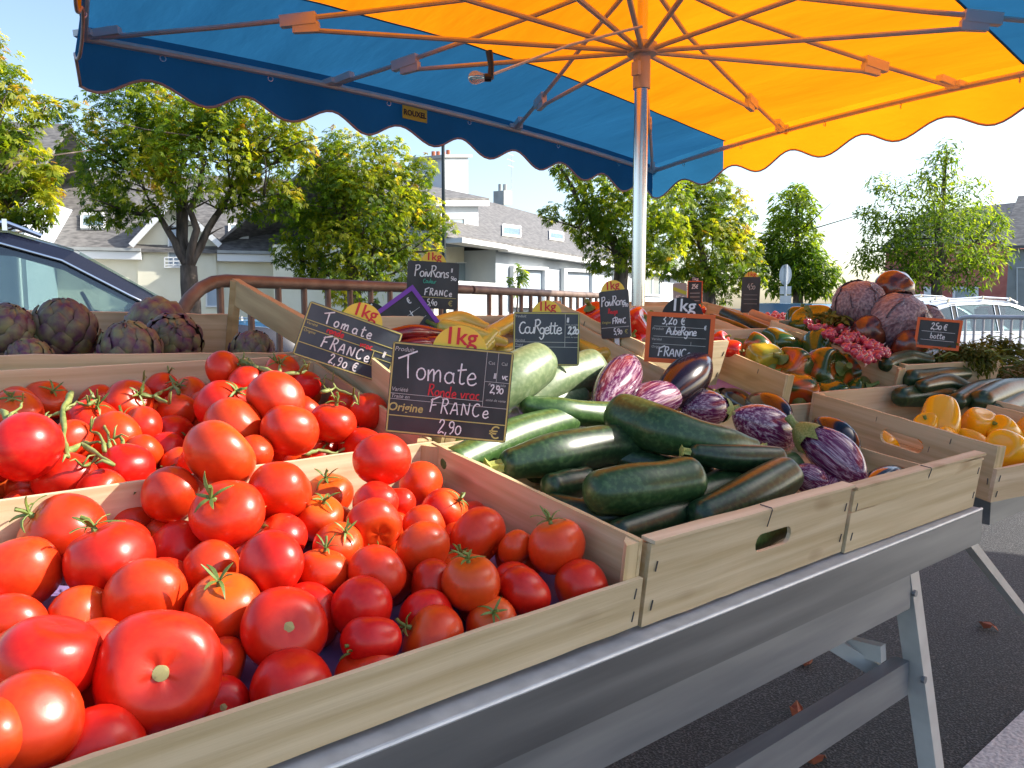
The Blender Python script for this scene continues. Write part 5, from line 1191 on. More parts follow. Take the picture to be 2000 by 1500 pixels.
courgette('pale green courgette bending down behind the fat one', [(1020, 790, 30, .10), (1080, 745, 38, .135), (1150, 722, 40, .15)], m_cour3, None)
courgette('whitish courgette end lying beside the striped aubergines', [(980, 800, 24, .09), (1060, 785, 26, .10), (1130, 777, 25, .10)], m_cour3, 1)
courgette('sunlit courgette with a yellow star-shaped stalk, beside the front price board', [(1028, 792, 20, .125), (1110, 806, 28, .115), (1200, 815, 30, .10)], m_cour2, 0)
courgette('courgette whose star-shaped stalk shows under the sunlit one', [(1150, 822, 22, .085), (1215, 838, 30, .075)], m_cour, 0)
courgette('mid-green courgette reaching under the front price board', [(890, 905, 34, .075), (1000, 855, 38, .09), (1105, 822, 32, .10)], m_cour2, None)
courgette('pale courgette corner at the sunny divider under the front price board', [(860, 890, 30, .06), (930, 880, 34, .07)], m_cour2, None)
courgette('biggest dark courgette lying across the heap towards the aubergines', [(1218, 812, 44, .125), (1290, 838, 48, .12), (1390, 862, 36, .11), (1470, 872, 17, .10)], m_courm, 1)
courgette('long dark courgette with a blue sheen under the biggest one', [(1000, 905, 32, .075), (1090, 885, 42, .085), (1180, 870, 42, .085), (1260, 868, 38, .08)], m_cour, 0)
courgette('thick courgette with a light green tip in front of the heap', [(1175, 960, 46, .07), (1265, 950, 49, .075), (1340, 938, 46, .08)], m_courm, None)
courgette('dark courgette with a star-shaped stalk above the light-tipped one', [(1215, 896, 20, .065), (1290, 915, 28, .055), (1370, 925, 30, .05)], m_cour, 0)
courgette('slim dark courgette with a green stalk, beside the large striped aubergine', [(1360, 885, 18, .10), (1420, 893, 26, .095), (1515, 897, 26, .09)], m_cour, 0)
courgette('dark courgette with an orange reflection, resting on the front board', [(1372, 1008, 34, .045), (1450, 975, 42, .06), (1530, 930, 40, .075)], m_cour, None)
courgette('greyish courgette low along the front board', [(1210, 1040, 26, .03), (1290, 1015, 30, .035), (1360, 990, 28, .04)], m_cour, None)
courgette('short courgette stub low at the divider board', [(1080, 950, 28, .05), (1140, 940, 30, .05)], m_cour, None)
courgette('courgette half buried below the slim dark one', [(1330, 985, 34, .03), (1450, 940, 40, .045), (1540, 915, 34, .05)], m_courm, None)
courgette('courgette in the depths of the crate behind the light-tipped one', [(1080, 990, 30, .025), (1180, 1010, 34, .022), (1300, 990, 34, .03)], m_cour, None)
courgette('courgette seen through the handle hole', [(0, 0, 36, 0), (0, 0, 38, 0), (0, 0, 34, 0)], m_cour2, None, pts=[Vector((.79, .612, .880)), Vector((.89, .615, .888)), Vector((1.0, .622, .892))])
courgette('courgette lowest in the heap under the long dark one', [(960, 905, 34, .03), (1080, 905, 38, .035), (1250, 915, 38, .03)], m_cour, None)

# ------------------------------------------------------------------ aubergines
def auber_mesh(seed, fat, mat):
    r = random.Random(seed); bend = r.uniform(-.05, .12)
    def fn(a, b):
        u = (1 - math.cos(b)) / 2                       # 0 at the cap, 1 at the blossom end
        R = fat * (math.sin(math.pi * min(1, u ** .80)) ** .72 if 0 < u < 1 else 0) * (.62 + .46 * u)
        return (R * math.cos(a) * (1 + .04 * math.sin(seed)) + bend * math.sin(math.pi * u), R * math.sin(a), u)
    return sphere_grid(fn, 26, 22).mesh('fruit', mat, smooth=True)
def cap_mesh(seed, fat):
    r = random.Random(seed); mb = MB(); n = 20; vs = []
    for s, (z, f) in enumerate(((-.02, .18), (-.015, .40), (.05, .68), (.13, .93), (.20, 1.05))):
        for i in range(n):
            q = 2 * math.pi * i / n; z2 = z + (.12 * max(0, math.cos(5 * q)) ** 1.5 * (s / 4) ** 2 if s > 1 else 0); k = 1.0 if s < 4 else 1.0
            vs.append((fat * .62 * f * math.cos(q) * k, fat * .62 * f * math.sin(q) * k, z2))
    mb.add(vs, [(s * n + i, s * n + (i + 1) % n, (s + 1) * n + (i + 1) % n, (s + 1) * n + i) for s in range(4) for i in range(n)])
    mb.tube([(0, 0, .01), (.01, 0, -.08), (.03, .01, -.17)], [fat * .20, fat * .14, fat * .17], 9)
    return mb.mesh('cap', m_aubcap, smooth='auto')
def aubergine(label, s, e, rpx, hs, he, mat, cap=True, seed=1, group='aubergines in the split crate', zb=.848):
    """s: photo point of the stalk end, e: of the blossom end, hs / he their heights above the crate floor"""
    a, b = on_slope(*s, zb + hs, .568, .13), on_slope(*e, zb + he, .568, .13)
    L = (b - a).length; R_ = rpx / FPX * depth_of((a + b) / 2)
    if L < R_ * 2.1: a = b + (a - b).normalized() * R_ * 2.1; L = R_ * 2.1
    q = (b - a).to_track_quat('Z', 'Y'); fat = R_ / L / .93
    t = thing('aubergine', label, 'aubergine', a, group, q); t.scale = (L, L, L)
    put('fruit', auber_mesh(seed, fat, mat), t)
    if cap: put('cap', cap_mesh(seed, fat), t)
    mb = MB(); mb.tube([(0, 0, .985), (0, 0, 1.004)], [.03, .012], 8); put('blossom_scar', mb.mesh('blossom_scar', m_scar), t)
    return t
aubergine('sunlit striped aubergine standing behind the biggest courgette', (1165, 800), (1235, 698), 45, .11, .18, m_stripe, False, 1)
aubergine('striped aubergine lying between the sunlit one and the black one', (1228, 812), (1338, 765), 46, .10, .135, m_stripe, False, 2)
aubergine('upright black aubergine under the orange framed price board', (1285, 795), (1382, 696), 47, .11, .19, m_auber, False, 3)
aubergine('purple aubergine showing its green cap beside the scar-faced one', (1425, 798), (1330, 800), 42, .10, .10, m_stripe, True, 4)
aubergine('striped aubergine facing the viewer with a pale blossom scar', (1550, 868), (1432, 806), 50, .06, .125, m_stripe, False, 5)
aubergine('long striped aubergine with a big green cap, closest to the front board', (1558, 835), (1692, 950), 50, .115, .045, m_stripe, True, 6)
aubergine('black aubergine behind the scar-faced striped one', (1460, 780), (1545, 815), 34, .075, .08, m_auber, False, 7)
aubergine('black aubergine beside the long striped one', (1590, 820), (1680, 880), 34, .08, .05, m_auber, False, 8)
aubergine('reddish black aubergine barely showing over the split front board', (1690, 960), (1770, 920), 30, .03, .035, m_auber, False, 9)
aubergine('striped aubergine low under the slim courgette', (1540, 915), (1625, 960), 34, .055, .03, m_stripe, False, 10)
aubergine('short striped aubergine with a bare green stalk at the front board', (1645, 905), (1590, 985), 32, .04, .02, m_stripe, True, 11)
aubergine('black aubergine deep behind the green capped one', (1400, 770), (1470, 800), 28, .05, .06, m_auber, True, 12)

# ------------------------------------------------------------------ peppers
def bell_mesh(seed, lobes=4, h=1.15, mat=None, deep=.10):
    r = random.Random(seed); ph = r.random() * 6; ir = [r.uniform(.9, 1.1) for _ in range(lobes)]
    def fn(a, b):
        u = (1 - math.cos(b)) / 2; l = math.cos(lobes * a + ph)
        R = (math.sin(b) ** .62 if math.sin(b) > 0 else 0) * (1.02 - .24 * u) * (1 + deep * l * (.55 + .6 * u)) * (1 + .06 * math.sin(a * 2 + seed))
        z = h * (.5 - u) * 1.9
        z -= .30 * math.exp(-(b / .5) ** 2); z += .20 * math.exp(-((math.pi - b) / .45) ** 2) * (1 + .5 * l)
        return (R * math.cos(a), R * math.sin(a), z)
    return sphere_grid(fn, 40, 24).mesh('fruit', mat, smooth=True)
def stalk_mesh(seed, h=1.15):
    mb = MB(); r = random.Random(seed); z = h * .95 - .32
    mb.tube([(0, 0, z - .02), (0, 0, z + .06), (.03, .02, z + .2), (r.gauss(0, .12), r.gauss(0, .12), z + .5)], [.30, .20, .10, .12], 9); return mb.mesh('stalk', m_calyx, smooth='auto')
STK = [stalk_mesh(k) for k in range(4)]
BELL = {}
def bell(label, x, y, rpx, t, axis, mat, group, seed, name='pepper', cat='pepper', lobes=4, h=1.1, stalk=True):
    """axis: photo direction of the stalk (dx, dy up, towards the viewer)"""
    c = P(x, y, t); R_ = rpx / FPX * t
    n = (RIGHT * axis[0] + UP * axis[1] - FWD * axis[2]).normalized(); q = n.to_track_quat('Z', 'Y') @ Euler((0, 0, seed * 1.3)).to_quaternion()
    key = (mat.name, seed % 4, lobes)
    if key not in BELL: BELL[key] = bell_mesh(seed, lobes, h, mat)
    o = thing(name, label, cat, c, group, q); o.scale = (R_,) * 3
    put('fruit', BELL[key], o)
    if stalk: put('stalk', STK[seed % 4], o)
    return o
def tS(x, y, z0, y0, k): return depth_of(on_slope(x, y, z0, y0, k))
GP = 'green and orange peppers'
for k, (x, y, r, hz, ax, mt, lab) in enumerate([
  (1590, 655, 42, .10, (-.3, .6, .3), m_greenp, 'big green pepper at the top of the pepper heap'),
  (1560, 640, 30, .09, (.2, .7, -.3), m_greenp, 'green pepper behind the biggest green one'),
  (1640, 660, 26, .09, (.6, .3, .3), m_greenp, 'small dark green pepper next to the radishes'),
  (1525, 685, 36, .075, (-.8, .2, .3), m_greenp, 'green pepper lying on its side above the lime ribbed one'),
  (1478, 690, 32, .08, (-.7, .5, -.2), m_turnp, 'green pepper with a blue sheen beside the aubergine price board'),
  (1490, 712, 36, .065, (.3, -.5, .8), m_limep, 'ribbed lime yellow pepper by the side board'),
  (1600, 700, 42, .075, (.2, .5, -.4), m_greenp, 'dark green pepper in the middle of the pepper heap'),
  (1548, 728, 40, .06, (-.5, .4, .3), m_turnp, 'orange and green pepper by the crate corner post'),
  (1606, 735, 46, .06, (.5, .2, .75), m_turnp, 'orange and green pepper with its green stalk facing out'),
  (1655, 738, 36, .05, (.7, .3, .2), m_turnp, 'reddish green pepper at the edge of the pepper heap'),
  (1672, 772, 30, .03, (.5, .3, .5), m_greenp, 'small green pepper low beside the radish crate board'),
  (1720, 778, 26, .02, (-.3, .5, .5), m_turnp, 'half orange pepper low in the corner of the crate'),
  (1560, 775, 40, .025, (-.2, -.4, .6), m_turnp, 'deep red pepper underneath the orange and green ones'),
  (1620, 785, 36, .02, (.2, -.3, .6), m_greenp, 'dark green pepper underneath the orange and green ones')]):
    bell(lab, x, y - 6, r * 1.14, tS(x, y, .94 + hz, 1.0, .229), ax, mt, GP, k, h=1.25 if k % 3 == 0 else 1.05, lobes=3 + k % 2)
YP = 'yellow bell peppers'
for k, (x, y, r, hz, ax, lab) in enumerate([
  (1835, 818, 38, .085, (-.2, -.7, .3), 'tall yellow pepper standing at the back of its crate'),
  (1812, 840, 28, .06, (-.3, .5, .4), 'yellow pepper leaning on the tall one'),
  (1838, 865, 28, .045, (.4, .5, .4), 'orange yellow pepper in front of the tall one'),
  (1712, 868, 34, None, (.2, -.3, .6), 'yellow pepper seen through the slot of the tall side board'),
  (1672, 858, 26, None, (-.2, .4, .5), 'second yellow pepper showing at the slot of the tall side board'),
  (1905, 838, 34, .065, (.1, .6, .4), 'round yellow pepper in the middle of the crate'),
  (1895, 868, 28, .045, (.4, -.4, .6), 'yellow pepper below the round one, by the tall side board'),
  (1965, 850, 32, .065, (-.5, .5, .2), 'yellow pepper behind the largest one near the picture edge'),
  (1972, 884, 42, .055, (-.6, .3, .5), 'largest yellow pepper over the low front board'),
  (2010, 850, 34, .06, (.3, .5, .2), 'yellow pepper cut by the picture edge'),
  (1990, 912, 30, .02, (.2, -.5, .6), 'yellow pepper low behind the front board'),
  (1935, 880, 26, .03, (-.2, .2, .8), 'small yellow pepper wedged behind the side board')]):
    bell(lab, x, y, r, tS(x, y, .845 + hz, .556, .14) if hz is not None else depth_of(on_axis(x, y, 0, 1.695)), ax, m_yel, YP, k, name='pepper', h=1.45, lobes=3, stalk=k in (1, 7, 9))
RPG = 'big red peppers'
for k, (x, y, r, d, ax, lab) in enumerate([
  (1160, 630, 42, 1.90, (-.2, .5, .3), 'big red pepper between the courgette and red pepper price boards'),
  (1190, 668, 28, 1.86, (.4, .4, .3), 'red pepper partly behind the red pepper price board'),
  (1240, 634, 35, 1.88, (.6, .3, .4), 'red pepper showing beside the parasol pole'),
  (1232, 672, 24, 1.84, (.1, .6, .3), 'red pepper low behind the crate corner post'),
  (1146, 668, 24, 1.86, (-.5, .2, .3), 'red pepper low by the side board')]):
    bell(lab, x, y, r, d, ax, m_redp, RPG, k, lobes=4, h=1.0)
for k, (x, y, r, d, ax, lab) in enumerate([
  (1403, 668, 21, 1.98, (.5, .4, .4), 'small red pepper beside the orange framed price board'),
  (1428, 682, 19, 1.95, (.7, -.2, .3), 'pointed small red pepper next to the lime ribbed pepper'),
  (1366, 607, 12, 2.6, (.2, .5, .3), 'tiny red pepper far back behind the round weight disc'),
  (1395, 692, 17, 1.93, (.3, .2, .6), 'small red pepper low behind the wooden side board')]):
    bell(lab, x, y, r, d, ax, m_redp, 'small red peppers', k, lobes=3, h=1.2)
def longpep(label, path, mat, stalk=0, group='long yellow peppers', zb=.95, y0=1.0, k=.354, name='long_pepper'):
    pts = [on_slope(x, y, zb + h, y0, k) for x, y, r, h in path]; rad = [q_[2] / FPX * depth_of(q) for q_, q in zip(path, pts)]
    sp, sr = smooth_path(pts, rad, 12); P_, R_ = round_ends(sp, sr, k=.9)
    t = thing(name, label, 'pepper', sp[6], group); mb = MB(); mb.tube(P_, R_, 14); mb.build('fruit', mat, t, smooth=True)
    if stalk is not None:
        p, d, r = (sp[0], sp[0] - sp[1], sr[0]) if stalk == 0 else (sp[-1], sp[-1] - sp[-2], sr[-1])
        mb = MB(); mb.tube([p + d.normalized() * r * .6, p + d.normalized() * r * 1.1, p + d.normalized() * r * 2.2 + Vector((0, 0, r * .3))], [r * .6, r * .28, r * .22], 8); mb.build('stalk', m_calyx, t, smooth=True)
for lab, path, st in [
  ('long yellow pepper along the back rim of the crate', [(850, 632, 14, .08), (900, 625, 18, .085), (950, 640, 10, .085)], None),
  ('yellow pepper with its green stalk dimple facing out', [(868, 640, 17, .085), (910, 650, 19, .085), (985, 668, 9, .08)], 0),
  ('yellow pepper pointing up beside the courgette price board', [(1000, 628, 16, .09), (965, 648, 16, .085), (935, 660, 8, .08)], None),
  ('short blunt yellow pepper end on towards the viewer', [(940, 680, 17, .065), (962, 655, 18, .085)], None),
  ('yellow pepper behind the weight tag of the front price board', [(880, 668, 15, .05), (930, 672, 16, .055), (985, 690, 9, .05)], None),
  ('yellow pepper right behind the courgette price board', [(980, 690, 16, .05), (1040, 680, 17, .055), (1100, 690, 9, .05)], 1),
  ('yellow pepper low beside the pale fat courgette', [(960, 705, 13, .03), (1010, 700, 15, .03)], None),
  ('yellow pepper in the corner past the courgette price board', [(1135, 672, 12, .05), (1165, 690, 16, .05), (1195, 700, 14, .05)], None),
  ('curled yellow green pepper tip behind the sunlit striped aubergine', [(1150, 700, 10, .05), (1185, 692, 15, .06), (1200, 715, 14, .04)], None),
  ('yellow pepper along the side board under the red pepper price board', [(1205, 690, 9, .045), (1230, 705, 13, .04), (1255, 715, 8, .035)], 0),
  ('yellow pepper lying flat at the back, behind the blunt one', [(960, 628, 12, .07), (1005, 640, 16, .07), (1060, 650, 10, .07)], None)]:
    longpep(lab, path, m_yel2 if 'green' not in lab else m_yel2, st)
for lab, path in [
  ('wine red long pepper under the violet framed board', [(760, 655, 12, .09), (810, 648, 15, .10), (862, 652, 9, .09)]),
  ('dark wine red pepper in front of the violet framed board', [(770, 680, 13, .07), (820, 672, 15, .08), (870, 678, 8, .07)]),
  ('wine red pepper tip beside the yellow ones', [(815, 665, 10, .08), (852, 668, 12, .085), (890, 662, 6, .08)]),
  ('wine red pepper low behind the front price board', [(760, 705, 12, .045), (820, 695, 14, .05), (880, 700, 8, .05)])]:
    longpep(lab, path, m_wine, 0, 'wine red long peppers')
# dark courgettes of the far crates
for lab, path, st in [
  ('far dark courgette beside the radish crate', [(1730, 712, 14, .115), (1770, 700, 17, .12), (1815, 705, 13, .12)], None),
  ('far dark courgette under the plain crate front', [(1790, 702, 12, .115), (1830, 698, 16, .115), (1868, 708, 10, .11)], 1),
  ('long straight dark courgette behind the curved green one', [(1780, 740, 18, .095), (1830, 735, 17, .10), (1885, 730, 13, .10)], None),
  ('curved dark courgette with a greenish back', [(1800, 755, 13, .09), (1845, 748, 20, .09), (1895, 760, 12, .085)], None),
  ('dark courgette with a bright blue highlight above the yellow peppers', [(1868, 785, 17, .07), (1905, 765, 20, .08), (1950, 752, 14, .08)], None),
  ('dark courgette end with a pale round tip', [(1915, 785, 25, .075), (1965, 765, 26, .08), (2020, 758, 20, .08)], None),
  ('dark courgette cut by the picture edge above the yellow peppers', [(1940, 812, 24, .05), (1990, 785, 26, .055), (2060, 760, 20, .06)], None),
  ('dark courgette in the corner at the picture edge', [(1985, 825, 18, .04), (2040, 800, 22, .045)], None),
  ('dark courgette beyond the picture edge in the corner of the far crate', [(2060, 850, 24, .06), (2120, 820, 28, .065), (2190, 800, 22, .06)], None),
  ('dark courgette in the shadow behind the yellow pepper crate', [(1760, 775, 20, .06), (1820, 772, 22, .06), (1880, 775, 18, .06)], None)]:
    courgette(lab, path, m_cour, st, zb=.83, y0=.44, k=.21, group='dark courgettes beside the herbs')
for lab, path in [
  ('long dark courgette sloping behind the orange framed board', [(1392, 625, 13, .07), (1440, 645, 15, .07), (1495, 668, 11, .065)]),
  ('dark courgette with a bright edge sloping past the dark price board', [(1415, 612, 11, .08), (1465, 635, 13, .08), (1520, 655, 9, .075)]),
  ('brownish dry leek stalk sloping down to the green peppers', [(1455, 620, 8, .08), (1500, 638, 9, .08), (1550, 655, 7, .075)]),
  ('second brownish leek stalk next to the radishes', [(1470, 612, 8, .085), (1520, 632, 9, .085), (1565, 645, 7, .08)])]:
    dry = 'leek' in lab
    courgette(lab, path, m_cour if not dry else m_woodold, None, zb=1.035, y0=1.44, k=.25, group='long vegetables behind the green peppers', name='leek' if dry else 'courgette', cat='leek' if dry else 'courgette')

# ------------------------------------------------------------------ artichokes
def artichoke_mesh(seed):
    r = random.Random(seed); mb = MB()
    core = sphere_grid(lambda a, b: (math.sin(b) * math.cos(a) * .86, math.sin(b) * math.sin(a) * .86, math.cos(b) * .90), 16, 10); mb.add(core.v, core.f)
    N_ = 50; ga = 2.39996
    for i in range(N_):
        u = i / (N_ - 1); el = -1.15 + 2.45 * u ** .95; a = i * ga + r.gauss(0, .05); w = .46 * (1 - .42 * u); L = .74 - .18 * u
        vs = []; tilt = .24 + .10 * r.random() + .05 * u
        for s in range(5):
            f = s / 4; e = el + f * L * 1.05; rad = .90 + .045 + tilt * f * (1.1 - .55 * f); ww = w * (1 - .25 * f - .75 * max(0, f - .55) ** 1.5 * 2.6) / max(.35, math.cos(min(1.3, abs(e))))
            ww = min(ww, .75); ww = max(ww, .012)
            for c in (-1, -.5, 0, .5, 1):
                aa = a + c * ww; rr = rad - .06 * c * c
                vs.append((rr * math.cos(e) * math.cos(aa), rr * math.cos(e) * math.sin(aa), rr * math.sin(e) * 1.02))
        b = len(mb.v); mb.v += vs
        for s in range(4):
            for c in range(4): mb.f.append((b + s * 5 + c, b + s * 5 + c + 1, b + (s + 1) * 5 + c + 1, b + (s + 1) * 5 + c)); mb.m.append(0)
    return mb.mesh('bracts', m_arti, smooth=True, fix=False)
AR = [artichoke_mesh(1), artichoke_mesh(2)]
mb = MB(); mb.tube([(0, 0, -.8), (.05, 0, -1.2), (.15, .05, -1.9)], [.26, .20, .2], 10); ASTK = mb.mesh('stalk', m_calyx, smooth='auto')
for k, (x, y, r, d, ax, lab) in enumerate([
  (8, 655, 62, 1.62, (.5, .75, .3), 'purple artichoke cut by the picture edge'),
  (125, 650, 64, 1.62, (.1, .95, .25), 'upright purple artichoke standing clear against the crate back'),
  (255, 690, 62, 1.535, (.1, .85, .5), 'purple artichoke with spread bracts, low behind the plank'),
  (308, 640, 60, 1.72, (-.3, .6, -.6), 'back purple artichoke with a green stalk sticking up'),
  (338, 668, 58, 1.60, (.4, .4, .8), 'purple artichoke with tightly closed bracts facing out'),
  (492, 692, 46, 1.60, (.3, .85, .3), 'small purple artichoke in the corner by the open crate side'),
  (60, 705, 44, 1.55, (-.2, .8, .5), 'purple artichoke low between the upright one and the picture edge')]):
    d = depth_of(on_axis(x, y, 1, d)); c = P(x, y, d); n = (RIGHT * ax[0] + UP * ax[1] - FWD * ax[2]).normalized(); t = thing('artichoke', lab, 'artichoke', c, 'artichokes', n.to_track_quat('Z', 'Y') @ Euler((0, 0, k)).to_quaternion())
    t.scale = (r / FPX * d / 1.08,) * 3; put('bracts', AR[k % 2], t); put('stalk', ASTK, t)

# ------------------------------------------------------------------ cabbages, radishes, herbs
def cab_mesh(seed, mat):
    r = random.Random(seed)
    def fn(a, b):
        p = Vector((math.sin(b) * math.cos(a), math.sin(b) * math.sin(a), math.cos(b) * .92)); n_ = mnoise.noise(p * 2.2 + Vector((seed, 0, 0))) * .05
        rid = .018 * abs(math.sin(a * 5 + 2.2 * mnoise.noise(p * 1.5 + Vector((0, seed, 0))) * 3)) * math.sin(b)
        return tuple(p * (1 + n_ + rid))
    mb = sphere_grid(fn, 48, 30)
    if mat is m_cab:
        for k in range(6):
            a0 = k * 1.05 + r.gauss(0, .2); vs = []; n = 12
            for j in range(n + 1):
                for i in range(n + 1):
                    a = a0 + (i / n - .5) * 1.9 * math.sin(math.pi * (.18 + .72 * j / n)); b = 2.95 - (2.0 + .3 * r.random() * 0 + .25 * (k % 3)) * j / n
                    ed = max(abs(i / n - .5) * 2, j / n) ** 5; rr = 1.03 + .02 * k % .03 + .05 * ed + .018 * math.sin(i * 2.1 + k) * ed + .012 * math.sin((i - n / 2) * 1.1 + j * .6)
                    vs.append((rr * math.sin(b) * math.cos(a), rr * math.sin(b) * math.sin(a), rr * math.cos(b) * .94))
            mb.add(vs, [(j * (n + 1) + i, j * (n + 1) + i + 1, (j + 1) * (n + 1) + i + 1, (j + 1) * (n + 1) + i) for j in range(n) for i in range(n)])
    return mb.mesh('leaves', mat, smooth=True, fix=False)
for k, (x, y, r, d, ax, mt, lab) in enumerate([
  (1746, 563, 42, 2.42, (.3, .6, .5), m_cab2, 'glossy dark red cabbage on top of the cabbage heap'),
  (1678, 594, 54, 2.36, (-.3, .6, .6), m_cab, 'dull red cabbage with curly veins, leaning on the topmost one'),
  (1757, 626, 62, 2.28, (.2, .5, .7), m_cab, 'large red cabbage with peeling outer leaves, below the topmost one'),
  (1698, 650, 40, 2.28, (.0, -.4, .8), m_cab2, 'smooth reddish cabbage at the bottom of the heap beside the radishes'),
  (1645, 612, 28, 2.5, (-.5, .4, .3), m_cab, 'red cabbage half hidden behind the curly veined one'),
  (1812, 628, 36, 2.4, (.6, .4, .3), m_cab, 'red cabbage behind the orange framed board at the herbs'),
  (1778, 676, 40, 2.22, (.3, -.2, .8), m_cab2, 'dark red cabbage lowest in the heap next to the orange framed board')]):
    c = P(x, y, d); n = (RIGHT * ax[0] + UP * ax[1] - FWD * ax[2]).normalized()
    t = thing('red_cabbage', lab, 'cabbage', c, 'red cabbages', n.to_track_quat('Z', 'Y') @ Euler((0, 0, k * 1.7)).to_quaternion()); t.scale = (r / FPX * d / 1.14,) * 3
    put('leaves', cab_mesh(k, mt), t); mb = MB(); mb.tube([(0, 0, -.85), (0, 0, -1.06)], [.22, .18], 12); put('stump', mb.mesh('stump', m_radw), t)
rm = sphere_grid(lambda a, b: (math.sin(b) * math.cos(a), math.sin(b) * math.sin(a), math.cos(b) * 1.12), 12, 8).mesh('radish', m_rad, smooth=True)
mb = MB(); mb.tube([(0, 0, -.95), (.05, 0, -1.3), (.2, .1, -2.0)], [.42, .16, .03], 7); tipm = mb.mesh('root', m_radw, smooth=True)
rr = random.Random(4)
def radishes(n, quad, z0, y0, k, spread, label, group, rad):
    for i in range(n):
        a, b = rr.random(), rr.random(); q = [Vector(p) for p in quad]; p2 = (q[0] * (1 - a) + q[1] * a) * (1 - b) + (q[3] * (1 - a) + q[2] * a) * b
        c = on_slope(p2.x, p2.y, z0 + rr.uniform(-spread, spread), y0, k)
        o = tag(put('radish', rm), label, 'radish', group); o.location = c; s = rad * rr.uniform(.75, 1.15); o.scale = (s, s, s)
        o.rotation_euler = (rr.uniform(.3, 2.6), rr.uniform(-.5, .5), rr.random() * 6); put('root', tipm, o)
radishes(260, [(1555, 622), (1650, 628), (1740, 688), (1695, 708)], 1.072, .945, .23, .018, 'small pink radish in the heap between green peppers and red cabbages', 'radishes in the large crate', .0092)
radishes(36, [(1488, 610), (1560, 614), (1560, 632), (1520, 632)], 1.165, 1.72, .18, .012, 'small pink radish in the far back crate by a dark price board', 'radishes in the far crate', .0105)
def leafy(label, pts, t, n, size, mat, name, cat, group, seed, stems=0):
    c0 = P(*pts[0][:2], t); o = thing(name, label, cat, c0, group); blobs = [(P(x, y, t + dz) - c0, r / FPX * t) for x, y, r, dz in pts]
    put('foliage', crown_mesh(blobs, n, size, mat, seed, False, .3, .2, .1), o)
    if stems:
        mb = MB(); r_ = random.Random(seed)
        for i in range(stems):
            c, R = blobs[i % len(blobs)]; a = c + Vector((r_.gauss(0, .5), r_.gauss(0, .5), r_.gauss(0, .3))) * R; d = (RIGHT * r_.uniform(.6, 1.2) + Vector((0, 0, r_.uniform(-.25, .1)))) * R * 1.4
            mb.tube([a, a + d * .5 + Vector((0, 0, .01)), a + d], [.0022, .0018, .0010], 5)
        mb.build('stems', m_calyx, o, world=False)
leafy('yellowish radish leaves lying over the radishes under the cabbages', [(1585, 617, 10, 0), (1615, 618, 13, 0), (1645, 622, 12, 0), (1570, 622, 7, 0)], 2.32, 110, .035, lf_rad, 'radish_leaves', 'leaves', None, 5)
leafy('dark green herb bunch with long stems behind the dark courgettes', [(1880, 700, 38, 0), (1935, 712, 45, 0), (1990, 722, 45, -.05), (1852, 692, 24, 0)], 2.3, 3200, .022, lf_herb, 'herb_bunch', 'herbs', 'herb bunches', 6, 40)
leafy('feathery herb bunch standing highest at the picture edge', [(1935, 680, 35, 0), (1985, 685, 40, 0), (2040, 700, 50, 0), (1960, 670, 22, 0), (2070, 760, 60, -.1), (2140, 770, 60, -.1), (2120, 830, 60, -.25)], 2.42, 5200, .022, lf_herb, 'herb_bunch', 'herbs', 'herb bunches', 7, 30)
leafy('olive green herb bunch beside the orange framed board', [(1835, 700, 28, 0), (1870, 690, 32, 0), (1890, 690, 28, 0), (1920, 700, 30, 0)], 2.15, 2200, .020, lf_herb, 'herb_bunch', 'herbs', 'herb bunches', 8, 20)

